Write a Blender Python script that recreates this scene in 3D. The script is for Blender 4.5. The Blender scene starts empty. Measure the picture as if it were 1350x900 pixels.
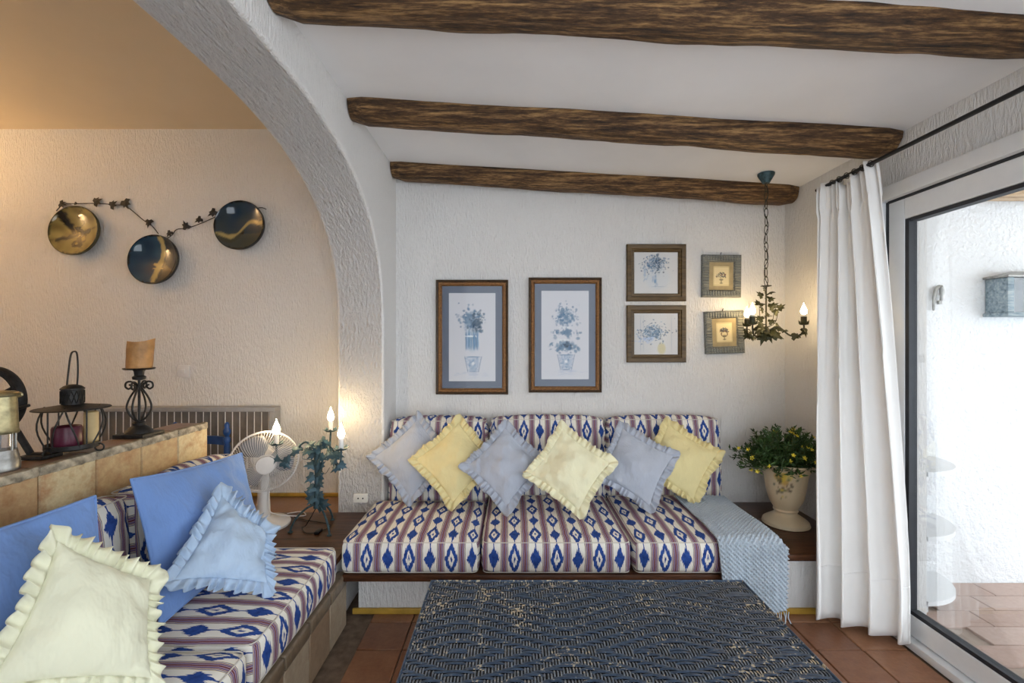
import bpy, bmesh, math, random
import numpy as np
from mathutils import Vector, Matrix, noise
R = random.Random(7)
sc = bpy.context.scene
C = sc.collection
PI = math.pi
# ------------------------------------------------------------------ camera, sky, exposure
H, F = 1.35, 600.0
cam = bpy.data.objects.new('camera', bpy.data.cameras.new('camera'))
C.objects.link(cam)
cam.location = (0, 0, H); cam.rotation_euler = (PI/2, 0, 0)
cam.data.sensor_width = 36; cam.data.lens = 16; cam.data.clip_start = 0.02
sc.camera = cam
w = bpy.data.worlds.new('sky'); sc.world = w; w.use_nodes = True
bg = w.node_tree.nodes['Background']
bg.inputs[0].default_value = (0.86, 0.93, 1.0, 1); bg.inputs[1].default_value = 1.9
sc.view_settings.view_transform = 'Standard'; sc.view_settings.look = 'None'
sc.view_settings.gamma = 1; sc.view_settings.use_curve_mapping = False
sc.view_settings.exposure = 1.08
BULB = 50.0; SCONCE = 85.0

def P(px, py, D): return Vector(((px-675)*D/F, D, H-(py-450)*D/F))

# ------------------------------------------------------------------ materials
class NT:
    def __init__(s, name):
        s.m = bpy.data.materials.new(name); s.m.use_nodes = True
        s.t = s.m.node_tree; s.b = s.t.nodes['Principled BSDF']; s.l = s.t.links
    def n(s, k, **kw):
        o = s.t.nodes.new(k)
        for a, v in kw.items(): setattr(o, a, v)
        return o
    def put(s, sock, v):
        if isinstance(v, bpy.types.NodeSocket): s.l.new(v, sock)
        else: sock.default_value = v
    def M(s, op, a, b=None, c=None):
        o = s.n('ShaderNodeMath', operation=op)
        for i, v in enumerate((a, b, c)):
            if v is not None: s.put(o.inputs[i], v)
        return o.outputs[0]
    def mix(s, f, a, b, mode='MIX'):
        o = s.n('ShaderNodeMix', data_type='RGBA', blend_type=mode)
        s.put(o.inputs[0], f)
        for i, v in ((6, a), (7, b)):
            s.put(o.inputs[i], v if isinstance(v, bpy.types.NodeSocket) else (*v, 1))
        return o.outputs[2]
    def ramp(s, f, stops, interp='LINEAR'):
        o = s.n('ShaderNodeValToRGB'); r = o.color_ramp; r.interpolation = interp
        while len(r.elements) < len(stops): r.elements.new(0.5)
        for e, (p, c) in zip(r.elements, stops): e.position = p; e.color = (*c, 1)
        s.put(o.inputs[0], f); return o.outputs[0]
    def coord(s, scale=(1, 1, 1), kind='Object'):
        t = s.n('ShaderNodeTexCoord'); mp = s.n('ShaderNodeMapping'); mp.inputs[3].default_value = scale
        s.l.new(t.outputs[kind], mp.inputs[0]); return mp.outputs[0]
    def noise(s, vec, scale, detail=4, rough=.55):
        o = s.n('ShaderNodeTexNoise'); o.inputs['Scale'].default_value = scale
        o.inputs['Detail'].default_value = detail; o.inputs['Roughness'].default_value = rough
        s.l.new(vec, o.inputs['Vector']); return o.outputs[0]
    def bump(s, h, strength, dist=.01):
        o = s.n('ShaderNodeBump'); o.inputs['Strength'].default_value = strength
        o.inputs['Distance'].default_value = dist; s.put(o.inputs['Height'], h)
        s.l.new(o.outputs[0], s.b.inputs['Normal'])
    def base(s, v): s.put(s.b.inputs['Base Color'], v if isinstance(v, bpy.types.NodeSocket) else (*v, 1))
    def set(s, rough=.6, metal=0, spec=.5):
        s.b.inputs['Roughness'].default_value = rough; s.b.inputs['Metallic'].default_value = metal
        s.b.inputs['Specular IOR Level'].default_value = spec

def pm(name, col, rough=.6, metal=0, var=.12, scale=25, bump=0, bscale=120, stretch=(1, 1, 1), spec=.4, dist=.004, detail=4):
    t = NT(name); t.set(rough, metal, spec)
    v = t.coord(stretch)
    f = t.noise(v, scale)
    lo = tuple(c*(1-var) for c in col); hi = tuple(min(1, c*(1+var)) for c in col)
    t.base(t.ramp(f, [(.3, lo), (.7, hi)]))
    if bump: t.bump(t.noise(v, bscale, detail), bump, dist)
    return t.m

def attr_mat(name, rough=.5, spec=.4, bump=0):
    t = NT(name); t.set(rough, 0, spec)
    a = t.n('ShaderNodeAttribute', attribute_name='Col'); t.base(a.outputs[0])
    if bump: t.bump(t.noise(t.coord(), 60), bump, .003)
    return t.m

def stucco(name, col, stretch, bump, scale=60, dist=.012):
    t = NT(name); t.set(.9, 0, .2)
    v = t.coord(stretch)
    f = t.noise(v, scale, 5, .6); g = t.noise(t.coord(), 2.2, 2)
    t.base(t.mix(t.M('MULTIPLY', g, .25), col, tuple(c*.86 for c in col)))
    r = t.ramp(f, [(.32, (0, 0, 0)), (.66, (1, 1, 1))])
    t.bump(r, bump, dist); return t.m

def tile_mat(name, stops, rough=.5, bump=.25):
    t = NT(name); t.set(rough, 0, .35)
    oi = t.n('ShaderNodeObjectInfo')
    gp = t.n('ShaderNodeNewGeometry')
    f = t.noise(gp.outputs['Position'], 13, 6, .7); g = t.noise(gp.outputs['Position'], 55, 4)
    k = t.M('ADD', t.M('MULTIPLY', oi.outputs['Random'], .45), t.M('MULTIPLY', f, .62))
    c = t.ramp(k, stops)
    t.base(t.mix(t.M('MULTIPLY', g, .45), c, (.25, .2, .15), 'MULTIPLY'))
    t.bump(g, bump, .003); return t.m

def wood_mat(name, a, b, c, rough=.55, stretch=(1, 12, 12), bump=.5, sc_=3.0):
    t = NT(name); t.set(rough, 0, .35)
    v = t.coord(stretch)
    f = t.noise(v, sc_, 8, .68); g = t.noise(t.coord(tuple(max(1, q*.5) for q in stretch)), sc_*5, 5, .7)
    k = t.M('ADD', t.M('MULTIPLY', f, .7), t.M('MULTIPLY', g, .35))
    t.base(t.ramp(k, [(.40, a), (.52, b), (.68, c)]))
    t.bump(k, bump, .012); return t.m

def emit(name, col, strength):
    m = bpy.data.materials.new(name); m.use_nodes = True
    b = m.node_tree.nodes['Principled BSDF']
    b.inputs['Base Color'].default_value = (*col, 1)
    b.inputs['Emission Color'].default_value = (*col, 1); b.inputs['Emission Strength'].default_value = strength
    return m

def glass_mat(name, tint=(1, 1, 1), amount=1.0):
    m = bpy.data.materials.new(name); m.use_nodes = True; t = m.node_tree
    t.nodes.remove(t.nodes['Principled BSDF'])
    o = t.nodes['Material Output']
    tr = t.nodes.new('ShaderNodeBsdfTransparent'); tr.inputs[0].default_value = (*tint, 1)
    gl = t.nodes.new('ShaderNodeBsdfGlossy'); gl.inputs['Roughness'].default_value = .02
    fr = t.nodes.new('ShaderNodeFresnel'); fr.inputs[0].default_value = 1.35
    mu = t.nodes.new('ShaderNodeMath'); mu.operation = 'MULTIPLY'; mu.inputs[1].default_value = amount
    mx = t.nodes.new('ShaderNodeMixShader')
    t.links.new(fr.outputs[0], mu.inputs[0]); t.links.new(mu.outputs[0], mx.inputs[0])
    t.links.new(tr.outputs[0], mx.inputs[1]); t.links.new(gl.outputs[0], mx.inputs[2]); t.links.new(mx.outputs[0], o.inputs[0])
    return m

def ikat_mat():
    t = NT('ikat_cotton'); t.set(.85, 0, .15)
    uv = t.n('ShaderNodeUVMap', uv_map='UVMap'); sp = t.n('ShaderNodeSeparateXYZ'); t.l.new(uv.outputs[0], sp.inputs[0])
    u, v = sp.outputs[0], sp.outputs[1]
    HP, VP = .098, .300
    mp = t.n('ShaderNodeMapping'); mp.inputs[3].default_value = (260, 9, 1); t.l.new(uv.outputs[0], mp.inputs[0])
    jit = t.M('MULTIPLY', t.M('SUBTRACT', t.noise(mp.outputs[0], 1, 2), .5), .062)
    mp2 = t.n('ShaderNodeMapping'); mp2.inputs[3].default_value = (14, 14, 1); t.l.new(uv.outputs[0], mp2.inputs[0])
    uj = t.M('ADD', u, t.M('MULTIPLY', t.M('SUBTRACT', t.noise(mp2.outputs[0], 1, 2), .5), .010))
    uu = t.M('DIVIDE', uj, HP)
    p = t.M('ABSOLUTE', t.M('SUBTRACT', t.M('FRACT', uu), .5))
    par = t.M('MULTIPLY', t.M('FLOORED_MODULO', t.M('FLOOR', uu), 2.0), .5)
    vv = t.M('ADD', t.M('DIVIDE', t.M('ADD', v, jit), VP), par)
    q = t.M('ABSOLUTE', t.M('SUBTRACT', t.M('FRACT', vv), .5))
    q2 = t.M('SUBTRACT', .5, q)
    pu = t.M('MULTIPLY', p, HP); qv = t.M('MULTIPLY', q, VP); q2v = t.M('MULTIPLY', q2, VP)
    d1 = t.M('ADD', t.M('DIVIDE', pu, .0325), t.M('DIVIDE', qv, .082))
    d2 = t.M('ADD', t.M('DIVIDE', pu, .0275), t.M('DIVIDE', q2v, .052))
    o1 = t.M('MULTIPLY', t.M('LESS_THAN', d1, 1.0), t.M('GREATER_THAN', d1, .48))
    o2 = t.M('LESS_THAN', d1, .17)
    o3 = t.M('LESS_THAN', d2, 1.0)
    o4 = t.M('LESS_THAN', pu, .0022)
    o4 = t.M('MULTIPLY', o4, t.M('GREATER_THAN', d1, .9))
    blue = t.M('MAXIMUM', t.M('MAXIMUM', o1, o2), t.M('MAXIMUM', o3, o4))
    bw = t.M('MULTIPLY', t.M('SUBTRACT', .5, p), HP)
    cream = (.82, .79, .72)
    band = t.ramp(t.M('DIVIDE', bw, .0205),
        [(0, (.17, .055, .075)), (.15, (.50, .38, .42)), (.24, (.15, .09, .22)), (.46, (.60, .48, .36)), (.54, (.20, .08, .11)),
         (.66, cream), (.74, (.07, .08, .25)), (.84, (.72, .60, .30)), (.93, cream)], 'CONSTANT')
    inb = t.M('LESS_THAN', bw, .0190)
    fa = t.noise(mp2.outputs[0], 3, 3)
    bl = t.ramp(fa, [(.3, (.018, .045, .20)), (.7, (.035, .095, .36))])
    c = t.mix(blue, cream, bl); c = t.mix(inb, c, band)
    t.base(c)
    mp3 = t.n('ShaderNodeMapping'); mp3.inputs[3].default_value = (700, 700, 1); t.l.new(uv.outputs[0], mp3.inputs[0])
    t.bump(t.noise(t.coord(), 9, 3), .35, .012)
    return t.m

WALL = stucco('white_stucco', (.80, .78, .76), (1, 1, .26), .65, 105, .011)
ARCH = stucco('rough_stucco', (.86, .84, .83), (1.3, .45, .45), 1.0, 60, .022)
CEIL = pm('ceiling_plaster', (.80, .79, .79), .9, var=.03, scale=3, bump=.05, bscale=40)
CEILW = pm('warm_lit_ceiling_plaster', (.74, .62, .46), .9, var=.03, scale=2, bump=.05, bscale=40)  # tan of the warm lamplight is put into the plaster colour
TERR = stucco('terrace_stucco', (.88, .89, .90), (1, 1, 1), .6, 38, .014)
BEAM = wood_mat('old_log_wood', (.010, .005, .0025), (.085, .040, .014), (.40, .23, .09), .55, (.8, 15, 15), 1.0, 4.2)
DARKWOOD = wood_mat('dark_bench_wood', (.03, .011, .005), (.075, .028, .012), (.13, .052, .022), .28, (1.5, 14, 14), .12, 2.5)
TERRWOOD = wood_mat('pale_roof_wood', (.30, .20, .12), (.52, .38, .24), (.66, .52, .36), .7, (1, 10, 10), .4, 3)
FTILE = tile_mat('terracotta_floor', [(.2, (.20, .085, .045)), (.5, (.30, .135, .07)), (.8, (.40, .20, .105))], .35)
CTILE = tile_mat('ochre_clay_tile', [(.22, (.46, .24, .11)), (.42, (.66, .48, .26)), (.55, (.50, .27, .13)), (.70, (.74, .62, .38)), (.85, (.60, .36, .18))], .6, .4)
BTILE = tile_mat('bench_clay_tile', [(.2, (.26, .17, .11)), (.5, (.40, .29, .19)), (.8, (.50, .42, .31))], .5, .3)
TOPT = tile_mat('brown_top_tile', [(.2, (.24, .13, .08)), (.8, (.36, .21, .13))], .35, .25)
TTILE = tile_mat('pale_terrace_tile', [(.2, (.54, .39, .33)), (.8, (.64, .50, .44))], .7, .2)
NOSE = pm('weathered_mortar', (.40, .34, .25), .9, var=.6, scale=30, bump=.9, bscale=70, dist=.01)
BNOSE = pm('brown_glazed_edge', (.16, .12, .08), .35, var=.5, scale=14, bump=.3, bscale=50)
GROUT = pm('grout', (.16, .11, .075), .9, var=.3, scale=30)
TGROUT = pm('terrace_grout', (.40, .33, .28), .9)
GOLD = pm('yellow_glazed_trim', (.42, .25, .04), .3, var=.3, scale=12)
IKAT = ikat_mat()
def cloth(name, col, var=.06, bs=9, b=.5):
    t = NT(name); t.set(.9, 0, .12)
    v = t.coord((1, 1, 1)); t.base(t.ramp(t.noise(v, 6, 3), [(.3, tuple(c*(1-var) for c in col)), (.7, tuple(min(1, c*(1+var)) for c in col))]))
    f = t.noise(t.coord((1, 1, .45)), bs, 4, .6); t.bump(f, b*1.3, .03)
    t.b.inputs['Sheen Weight'].default_value = .15
    return t.m
GREYBLUE = cloth('grey_blue_cotton', (.43, .455, .52))
PALEYEL = cloth('pale_yellow_cotton', (.76, .65, .34))
PALEYEL2 = cloth('faded_yellow_cotton', (.80, .75, .52))
CREAMY = cloth('washed_cream_cotton', (.80, .79, .60))
SKYBLUE = cloth('sky_blue_cotton', (.46, .58, .74))
MIDBLUE = cloth('cornflower_cotton', (.185, .315, .64))
KNIT = cloth('pale_blue_knit', (.44, .50, .56), .08, 40, .2)
CURT = cloth('white_curtain_cotton', (.86, .85, .83), .02, 5, .1)
PIPE = cloth('cream_piping', (.62, .58, .52))
def wicker(name='navy_wicker', lo=(.018, .034, .064), hi=(.052, .090, .155)):
    t = NT(name); t.set(.30, 0, .6)
    v = t.coord(); n1 = t.noise(v, 90, 3); n2 = t.noise(v, 5.5, 3, .7)
    k = t.M('ADD', t.M('MULTIPLY', n1, .62), t.M('MULTIPLY', n2, .5))
    wear = t.ramp(k, [(.635, (0, 0, 0)), (.68, (1, 1, 1))])
    bl = t.ramp(n1, [(.3, lo), (.7, hi)])
    t.base(t.mix(wear, bl, (.52, .44, .30))); t.bump(n1, .2, .002)
    return t.m
WICK = wicker(); WICK2 = wicker('highlit_navy_wicker', (.05, .07, .10), (.22, .25, .29))  # second wicker: strand highlights painted in as a paler grey-blue
DARKBASE = pm('black_wicker_base', (.008, .010, .014), .7)
def L(name, col, **k): return pm(name, col, **k)
IRON = pm('dark_iron', (.035, .033, .032), .5, .6, var=.4, scale=40, bump=.3)
BLACK = pm('black_metal', (.012, .012, .013), .4, .3)
GREENIRON = pm('verdigris_iron', (.045, .085, .10), .5, .3, var=.5, scale=60, bump=.2)
LEAFM = pm('painted_leaf_metal', (.05, .10, .125), .5, .2, var=.6, scale=45)
OLIVELEAF = pm('olive_leaf_metal', (.055, .055, .022), .5, .3, var=.6, scale=45)
OLIVE = pm('olive_iron', (.05, .045, .025), .5, .5, var=.4, scale=50)
BRASS = pm('aged_brass', (.42, .36, .20), .38, .8, var=.35, scale=40, bump=.15)
STEEL = pm('tarnished_steel', (.30, .29, .27), .4, .8, var=.3, scale=40)
WHITEPL = pm('white_plastic', (.72, .70, .69), .4, var=.03)
IVORY = pm('ivory_plastic', (.80, .77, .70), .4, var=.03)
PVC = pm('white_door_frame', (.74, .75, .76), .35, var=.02)
GASKET = pm('black_gasket', (.02, .022, .028), .5)
GLASS = glass_mat('door_glass', (.97, .985, .99), .35)
PGLASS = glass_mat('picture_glass', (1, 1, 1), .45)
CGLASS = glass_mat('lamp_glass', (.95, .95, .95), .9)
TERRACREAM = attr_mat('painted_urn_glaze', .35)
PLATE = attr_mat('glazed_stoneware', .08, .6)
PAPER = attr_mat('watercolour_print', .9, .1)
MAT1 = pm('slate_blue_mount', (.15, .175, .23), .85, var=.06)
GFRAME = wood_mat('gilt_brown_frame', (.06, .025, .008), (.20, .085, .025), (.42, .22, .07), .4, (40, 40, 40), .5, 3)
BFRAME = wood_mat('dark_frame_edge', (.02, .01, .006), (.05, .028, .013), (.09, .05, .02), .4, (20, 20, 20), .3, 3)
OFRAME = wood_mat('olive_brown_frame', (.045, .025, .01), (.09, .055, .02), (.15, .095, .038), .4, (2, 20, 20), .2, 3)
GREYFRAME = wood_mat('ribbed_grey_frame', (.05, .06, .065), (.17, .18, .17), (.36, .34, .26), .5, (3, 30, 60), .5, 3)
TANMAT = pm('tan_mount', (.34, .27, .15), .8)
WAXO = pm('amber_wax', (.44, .22, .075), .45, var=.35, scale=18, bump=.5, bscale=50)
WAXR = pm('burgundy_wax', (.09, .012, .03), .35, var=.3)
WAXC = pm('cream_wax', (.62, .45, .22), .5, var=.1)
BLUEPAINT = pm('blue_chair_paint', (.02, .075, .26), .35, var=.25)
RADB = pm('radiator_bronze', (.22, .19, .165), .5, .2, var=.1)
RADF = pm('radiator_grey', (.36, .355, .36), .5, .2, var=.08)
GREEN = pm('dark_green_leaf', (.035, .075, .018), .5, var=.6, scale=14)
STEMM = pm('plant_stem', (.08, .10, .03), .7)
YFLOW = pm('yellow_petal', (.75, .60, .04), .6, var=.2)
SOIL = pm('soil', (.03, .02, .012), .95)
BULBM = emit('warm_bulb', (1.0, .74, .40), BULB)
SCONM = emit('sconce_glow', (1.0, .66, .32), SCONCE)
GREYBOX = wood_mat('weathered_blue_wood', (.12, .17, .20), (.26, .33, .37), (.48, .52, .52), .7, (2, 12, 12), .4, 3)

# ------------------------------------------------------------------ mesh helpers
def mk(name, bm, m, parent=None, smooth=True, rec=True):
    if rec: bmesh.ops.recalc_face_normals(bm, faces=bm.faces)
    me = bpy.data.meshes.new(name); bm.to_mesh(me); bm.free()
    if smooth:
        for p in me.polygons: p.use_smooth = True
        try: me.set_sharp_from_angle(angle=math.radians(42))
        except Exception: pass
    if m: me.materials.append(m)
    o = bpy.data.objects.new(name, me); C.objects.link(o)
    if parent: o.parent = parent
    return o
def inst(o, parent=None, loc=None, mat=None, name=None):
    c = o.copy(); C.objects.link(c)
    if parent: c.parent = parent
    if loc is not None: c.location = loc
    if mat is not None: c.matrix_local = mat
    return c
def tag(o, label, cat, group=None):
    o['label'] = label; o['category'] = cat
    if group: o['group'] = group
    return o
def struct(o, label=None):
    o['kind'] = 'structure'
    if label: o['label'] = label
    return o
def thing(name, label, cat, loc=(0, 0, 0), rz=0, group=None):
    o = bpy.data.objects.new(name, None); C.objects.link(o); o.empty_display_size = .05
    o.location = loc; o.rotation_euler = (0, 0, rz)
    return tag(o, label, cat, group)
def box(bm, x0, x1, y0, y1, z0, z1, bev=0, seg=2):
    r = bmesh.ops.create_cube(bm, size=1)
    vs = r['verts']
    for v in vs: v.co = Vector(((x0+x1)/2+v.co.x*(x1-x0), (y0+y1)/2+v.co.y*(y1-y0), (z0+z1)/2+v.co.z*(z1-z0)))
    if bev:
        es = list({e for v in vs for e in v.link_edges})
        bmesh.ops.bevel(bm, geom=es, offset=bev, segments=seg, affect='EDGES', profile=.6)
    return bm
def B(*a, **k): return box(bmesh.new(), *a, **k)
def tube(bm, pts, r, n=8, closed=False, caps=True):
    pts = [Vector(p) for p in pts]; rr = r if isinstance(r, (list, tuple)) else [r]*len(pts)
    rings = []; up = None
    N = len(pts)
    for i, p in enumerate(pts):
        a = pts[(i-1) % N] if (closed or i > 0) else p; b = pts[(i+1) % N] if (closed or i < N-1) else p
        t = (b-a).normalized() if (b-a).length > 1e-9 else Vector((0, 0, 1))
        if up is None:
            up = t.orthogonal().normalized()
        else:
            up = up - t*up.dot(t)
            up = up.normalized() if up.length > 1e-6 else t.orthogonal().normalized()
        s = t.cross(up)
        rings.append([bm.verts.new(p+(up*math.cos(2*PI*k/n)+s*math.sin(2*PI*k/n))*rr[i]) for k in range(n)])
    for i in range(N if closed else N-1):
        A, Bq = rings[i], rings[(i+1) % N]
        for k in range(n): bm.faces.new((A[k], A[(k+1) % n], Bq[(k+1) % n], Bq[k]))
    if caps and not closed:
        bm.faces.new(rings[0]); bm.faces.new(rings[-1])
    return bm
def lathe(bm, prof, n=32, c=(0, 0, 0), cap=True):
    rings = []
    for r, z in prof:
        rings.append([bm.verts.new((c[0]+r*math.cos(2*PI*k/n), c[1]+r*math.sin(2*PI*k/n), c[2]+z)) for k in range(n)])
    for A, Bq in zip(rings, rings[1:]):
        for k in range(n): bm.faces.new((A[k], A[(k+1) % n], Bq[(k+1) % n], Bq[k]))
    if cap:
        if prof[0][0] > 1e-5: bm.faces.new(rings[0])
        if prof[-1][0] > 1e-5: bm.faces.new(rings[-1])
    bmesh.ops.remove_doubles(bm, verts=bm.verts, dist=1e-6)
    return bm
def spline(pts, n=8):
    pts = [Vector(p) for p in pts]; out = []
    for i in range(len(pts)-1):
        a = pts[max(i-1, 0)]; b = pts[i]; c = pts[i+1]; d = pts[min(i+2, len(pts)-1)]
        for k in range(n):
            t = k/n
            out.append(.5*((2*b)+(c-a)*t+(2*a-5*b+4*c-d)*t*t+(3*b-a-3*c+d)*t**3))
    out.append(pts[-1]); return out
def color_attr(o, fn):
    a = o.data.color_attributes.new('Col', 'FLOAT_COLOR', 'POINT')
    for i, v in enumerate(o.data.vertices): a.data[i].color = (*fn(v.co), 1)

# ------------------------------------------------------------------ the setting
XL, XR, YB = -.76, 1.787, 2.98
LT = .275
def zc(x): return 2.465-.061*(x-XL)
wb = struct(mk('wall_back', B(-4.4, 4.2, YB, YB+.2, -.1, 3.0), WALL), 'white stuccoed back wall')
# floor with tiles
fl = struct(mk('floor', B(-4.4, 2.06, -1.6, YB, -.10, -.011), GROUT), 'terracotta tiled floor')
tb = mk('tile', B(-.0985, .0985, -.0955, .0955, -.012, 0, bev=.003, seg=1), FTILE, fl)
first = True
for i in range(-1, 12):
    for j in range(0, 14):
        x = 1.537-.202*i-.101+.202; y = 2.19-.1955*j+.098
        if x < -.80 or x > 1.83 or y > 2.30: continue
        if first: tb.location = (x, y, 0); first = False
        else: inst(tb, fl, (x, y, R.uniform(-.0012, .0008)))
# sloping ceiling
bm = bmesh.new()
x0, x1, y0, y1 = XL-.02, 2.06, -1.6, YB
q = [(x0, y0, zc(x0)), (x1, y0, zc(x1)), (x1, y1, zc(x1)), (x0, y1, zc(x0))]
lo = [bm.verts.new(p) for p in q]; hi = [bm.verts.new((p[0], p[1], 3.0)) for p in q]
bm.faces.new(lo); bm.faces.new(hi)
for k in range(4): bm.faces.new((lo[k], lo[(k+1) % 4], hi[(k+1) % 4], hi[k]))
struct(mk('ceiling', bm, CEIL, smooth=False), 'white sloping ceiling between beams')
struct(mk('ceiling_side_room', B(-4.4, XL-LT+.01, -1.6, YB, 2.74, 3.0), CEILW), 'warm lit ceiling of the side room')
struct(mk('wall_side_room', B(-4.6, -4.4, -1.6, YB, -.1, 3.0), WALL), 'side room wall')
bm = B(-4.4, -3.1, -1.8, -1.6, -.1, 3.0); box(bm, -1.9, XL-LT, -1.8, -1.6, -.1, 3.0); box(bm, -3.1, -1.9, -1.8, -1.6, -.1, .9); box(bm, -3.1, -1.9, -1.8, -1.6, 1.9, 3.0)  # unseen opening, added to let more daylight into the side room
struct(mk('wall_side_room_rear', bm, WALL), 'side room rear wall with an added daylight opening')
# arch wall: outline in the yz plane
ya, yj, zs, rise, nn = 1.41, 2.70, 1.40, .875, 2.5
arc = []
for k in range(121):
    th = PI*k/120
    cx, sx = math.cos(th), math.sin(th)
    arc.append((ya-(yj-ya)*math.copysign(abs(cx)**(2/nn), cx), zs+rise*abs(sx)**(2/nn)))
out = [(-1.6, 0), (arc[0][0], 0)]+arc+[(yj, 0), (YB, 0), (YB, 2.98), (-1.6, 2.98)]
bm = bmesh.new()
fa = [bm.verts.new((XL, y, z)) for y, z in out]; fb = [bm.verts.new((XL-LT, y, z)) for y, z in out]
f1 = bm.faces.new(fa); f2 = bm.faces.new(fb)
for k in range(len(out)):
    k2 = (k+1) % len(out)
    f = bm.faces.new((fa[k], fa[k2], fb[k2], fb[k]))
    if 1 <= k <= 122: f.material_index = 1
arcv = set(fa[1:124]) | set(fb[1:124])
ed = [e for e in bm.edges if e.verts[0] in arcv and e.verts[1] in arcv and abs(e.verts[0].co.x-e.verts[1].co.x) < 1e-6]
bmesh.ops.recalc_face_normals(bm, faces=bm.faces)
bmesh.ops.bevel(bm, geom=ed, offset=.014, segments=3, affect='EDGES', profile=.5)
bmesh.ops.triangulate(bm, faces=[f for f in bm.faces if len(f.verts) > 4])
aw = mk('wall_left', bm, WALL, smooth=False); aw.data.materials.append(ARCH)
struct(aw, 'white wall with a wide rough stuccoed arch')
# right wall around the sliding door
XO = 2.05
bm = B(XR, XO, 2.25, YB, -.1, 2.9); box(bm, XR, XO, -1.6, 2.25, 2.075, 2.9); box(bm, XR, XO, -1.6, -.75, -.1, 2.08)
struct(mk('wall_right', bm, WALL), 'white stuccoed wall around the sliding door')

# beams
def beam(yc, zl, zr, rl, rr, label, seed, xa=XL+.004, xb=XR-.006):
    bm = bmesh.new(); n, m = 20, 70; rings = []
    for i in range(m+1):
        t = i/m; x = xa+(xb-xa)*t; r = rl+(rr-rl)*t
        z = zl+(zr-zl)*t + .012*noise.noise((x*1.7, seed, 0)); y = yc+.018*noise.noise((x*1.3, seed+9, 3))
        e = min(1, .80+.2*min(i, m-i)/2.0)
        ring = []
        for k in range(n):
            a = 2*PI*k/n
            d = r*e*(1+.10*noise.noise((x*3, math.cos(a)*1.2+seed, math.sin(a)*1.2))+.04*noise.noise((x*9, math.cos(a)*4, math.sin(a)*4+seed)))
            ring.append(bm.verts.new((x, y+math.cos(a)*d*1.05, z+math.sin(a)*d)))
        rings.append(ring)
    for A, Q in zip(rings, rings[1:]):
        for k in range(n): bm.faces.new((A[k], A[(k+1) % n], Q[(k+1) % n], Q[k]))
    bm.faces.new(rings[0]); bm.faces.new(rings[-1])
    return tag(mk('ceiling_beam', bm, BEAM), label, 'beam', 'rough log ceiling beams')
beam(1.445, 2.462, 2.366, .080, .104, 'thick rough brown log beam nearest the viewer across the ceiling', 1.3)
beam(2.150, 2.455, 2.300, .078, .090, 'middle rough brown log beam across the sloping ceiling', 5.7)
beam(2.885, 2.452, 2.295, .078, .086, 'rough brown log beam against the back wall above the pictures', 11.1)

# knee wall of clay tiles
KX0, KX1, KY1, KZ = -1.617, -1.469, 2.20, .957
kw = struct(mk('wall_half_height', B(KX0+.012, KX1-.012, .15, KY1-.004, 0, KZ-.014), GROUT), 'half height wall clad in ochre clay tiles behind the left bench')
ft = mk('tile', B(-.012, 0, -.0965, .0965, -.0975, .0975, bev=.004, seg=1), CTILE, kw); ftu = False
tt = mk('top_tile', B(-.124, 0, -.0965, .0965, -.014, 0, bev=.003, seg=1), TOPT, kw); ttu = False
bm = B(-.026, .004, -.0975, .0975, -.026, .004, bev=.006, seg=2)
bmesh.ops.subdivide_edges(bm, edges=[e for e in bm.edges if abs(e.verts[0].co.y-e.verts[1].co.y) > .1], cuts=10)
for v in bm.verts:
    v.co += Vector((.0045*noise.noise(v.co*45), 0, .0055*noise.noise(v.co*38+Vector((3, 3, 3)))))
ns = mk('edge_nosing', bm, NOSE, kw)
for i in range(10):
    y = 2.10-.196*i
    if i == 0: tt.location = (KX1-.024, y, KZ); ns.location = (KX1, y, KZ)
    else: inst(tt, kw, (KX1-.024, y, KZ)); inst(ns, kw, (KX1, y, KZ))
    for j in range(2):
        p = (KX1, y, KZ-.022-.0985-.2*j)
        if i == 0 and j == 0: ft.location = p
        else: inst(ft, kw, p)

# left bench, masonry with clay tiles
BX, BT = -.79, .255
lb = thing('masonry_bench', 'low masonry bench along the left faced with clay tiles under striped cushions', 'bench', (0, 0, 0))
mk('core', B(KX1+.002, BX-.013, .16, 2.09, 0, BT-.003), GROUT, lb)
pt = mk('tile', B(-.012, 0, -.0965, .0965, 0, .198, bev=.003, seg=1), BTILE, lb)
et = mk('edge_tile', B(-.055, .006, -.0965, .0965, .200, BT+.002, bev=.010, seg=3), BNOSE, lb)
for i in range(10):
    y = 2.072-.199*i+.003
    if i == 0: pt.location = (BX, y, 0); et.location = (BX, y, 0)
    else: inst(pt, lb, (BX, y, 0)); inst(et, lb, (BX, y, 0))
# main bench
mb = thing('masonry_bench', 'white plastered masonry bench below the back wall carrying the wooden seat board', 'bench')
mk('plinth', B(-.765, XR-.004, 2.263, YB-.003, 0, .231, bev=.006), WALL, mb)
for x0, x1, nm in ((-.79, -.385, 0), (-.38, .25, 0), (.255, 1.0, 0), (1.005, 1.60, 0)):
    mk('skirting_strip', B(x0, x1, 2.250, 2.262, .001, .030, bev=.004), GOLD, mb)
tag(mk('seat_board', B(-.79, 1.255, 2.117, YB-.004, .232, .265, bev=.004), DARKWOOD), 'dark wooden board under the three striped seat cushions', 'board')
rs = thing('side_shelf', 'dark wooden shelf in the corner under the flower urn', 'shelf')
mk('shelf_top', B(1.262, XR-.003, 2.235, YB-.004, .270, .302, bev=.005), DARKWOOD, rs)
mk('masonry', B(1.262, XR-.004, 2.263, YB-.003, .2315, .2695), WALL, rs)
cs = thing('corner_shelf', 'dark wooden corner shelf under the white fan and ivy lamp', 'shelf')
CZ = .34
mk('masonry', B(-1.69, -1.04, 2.12, YB-.004, .001, CZ-.031), WALL, cs)
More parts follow.
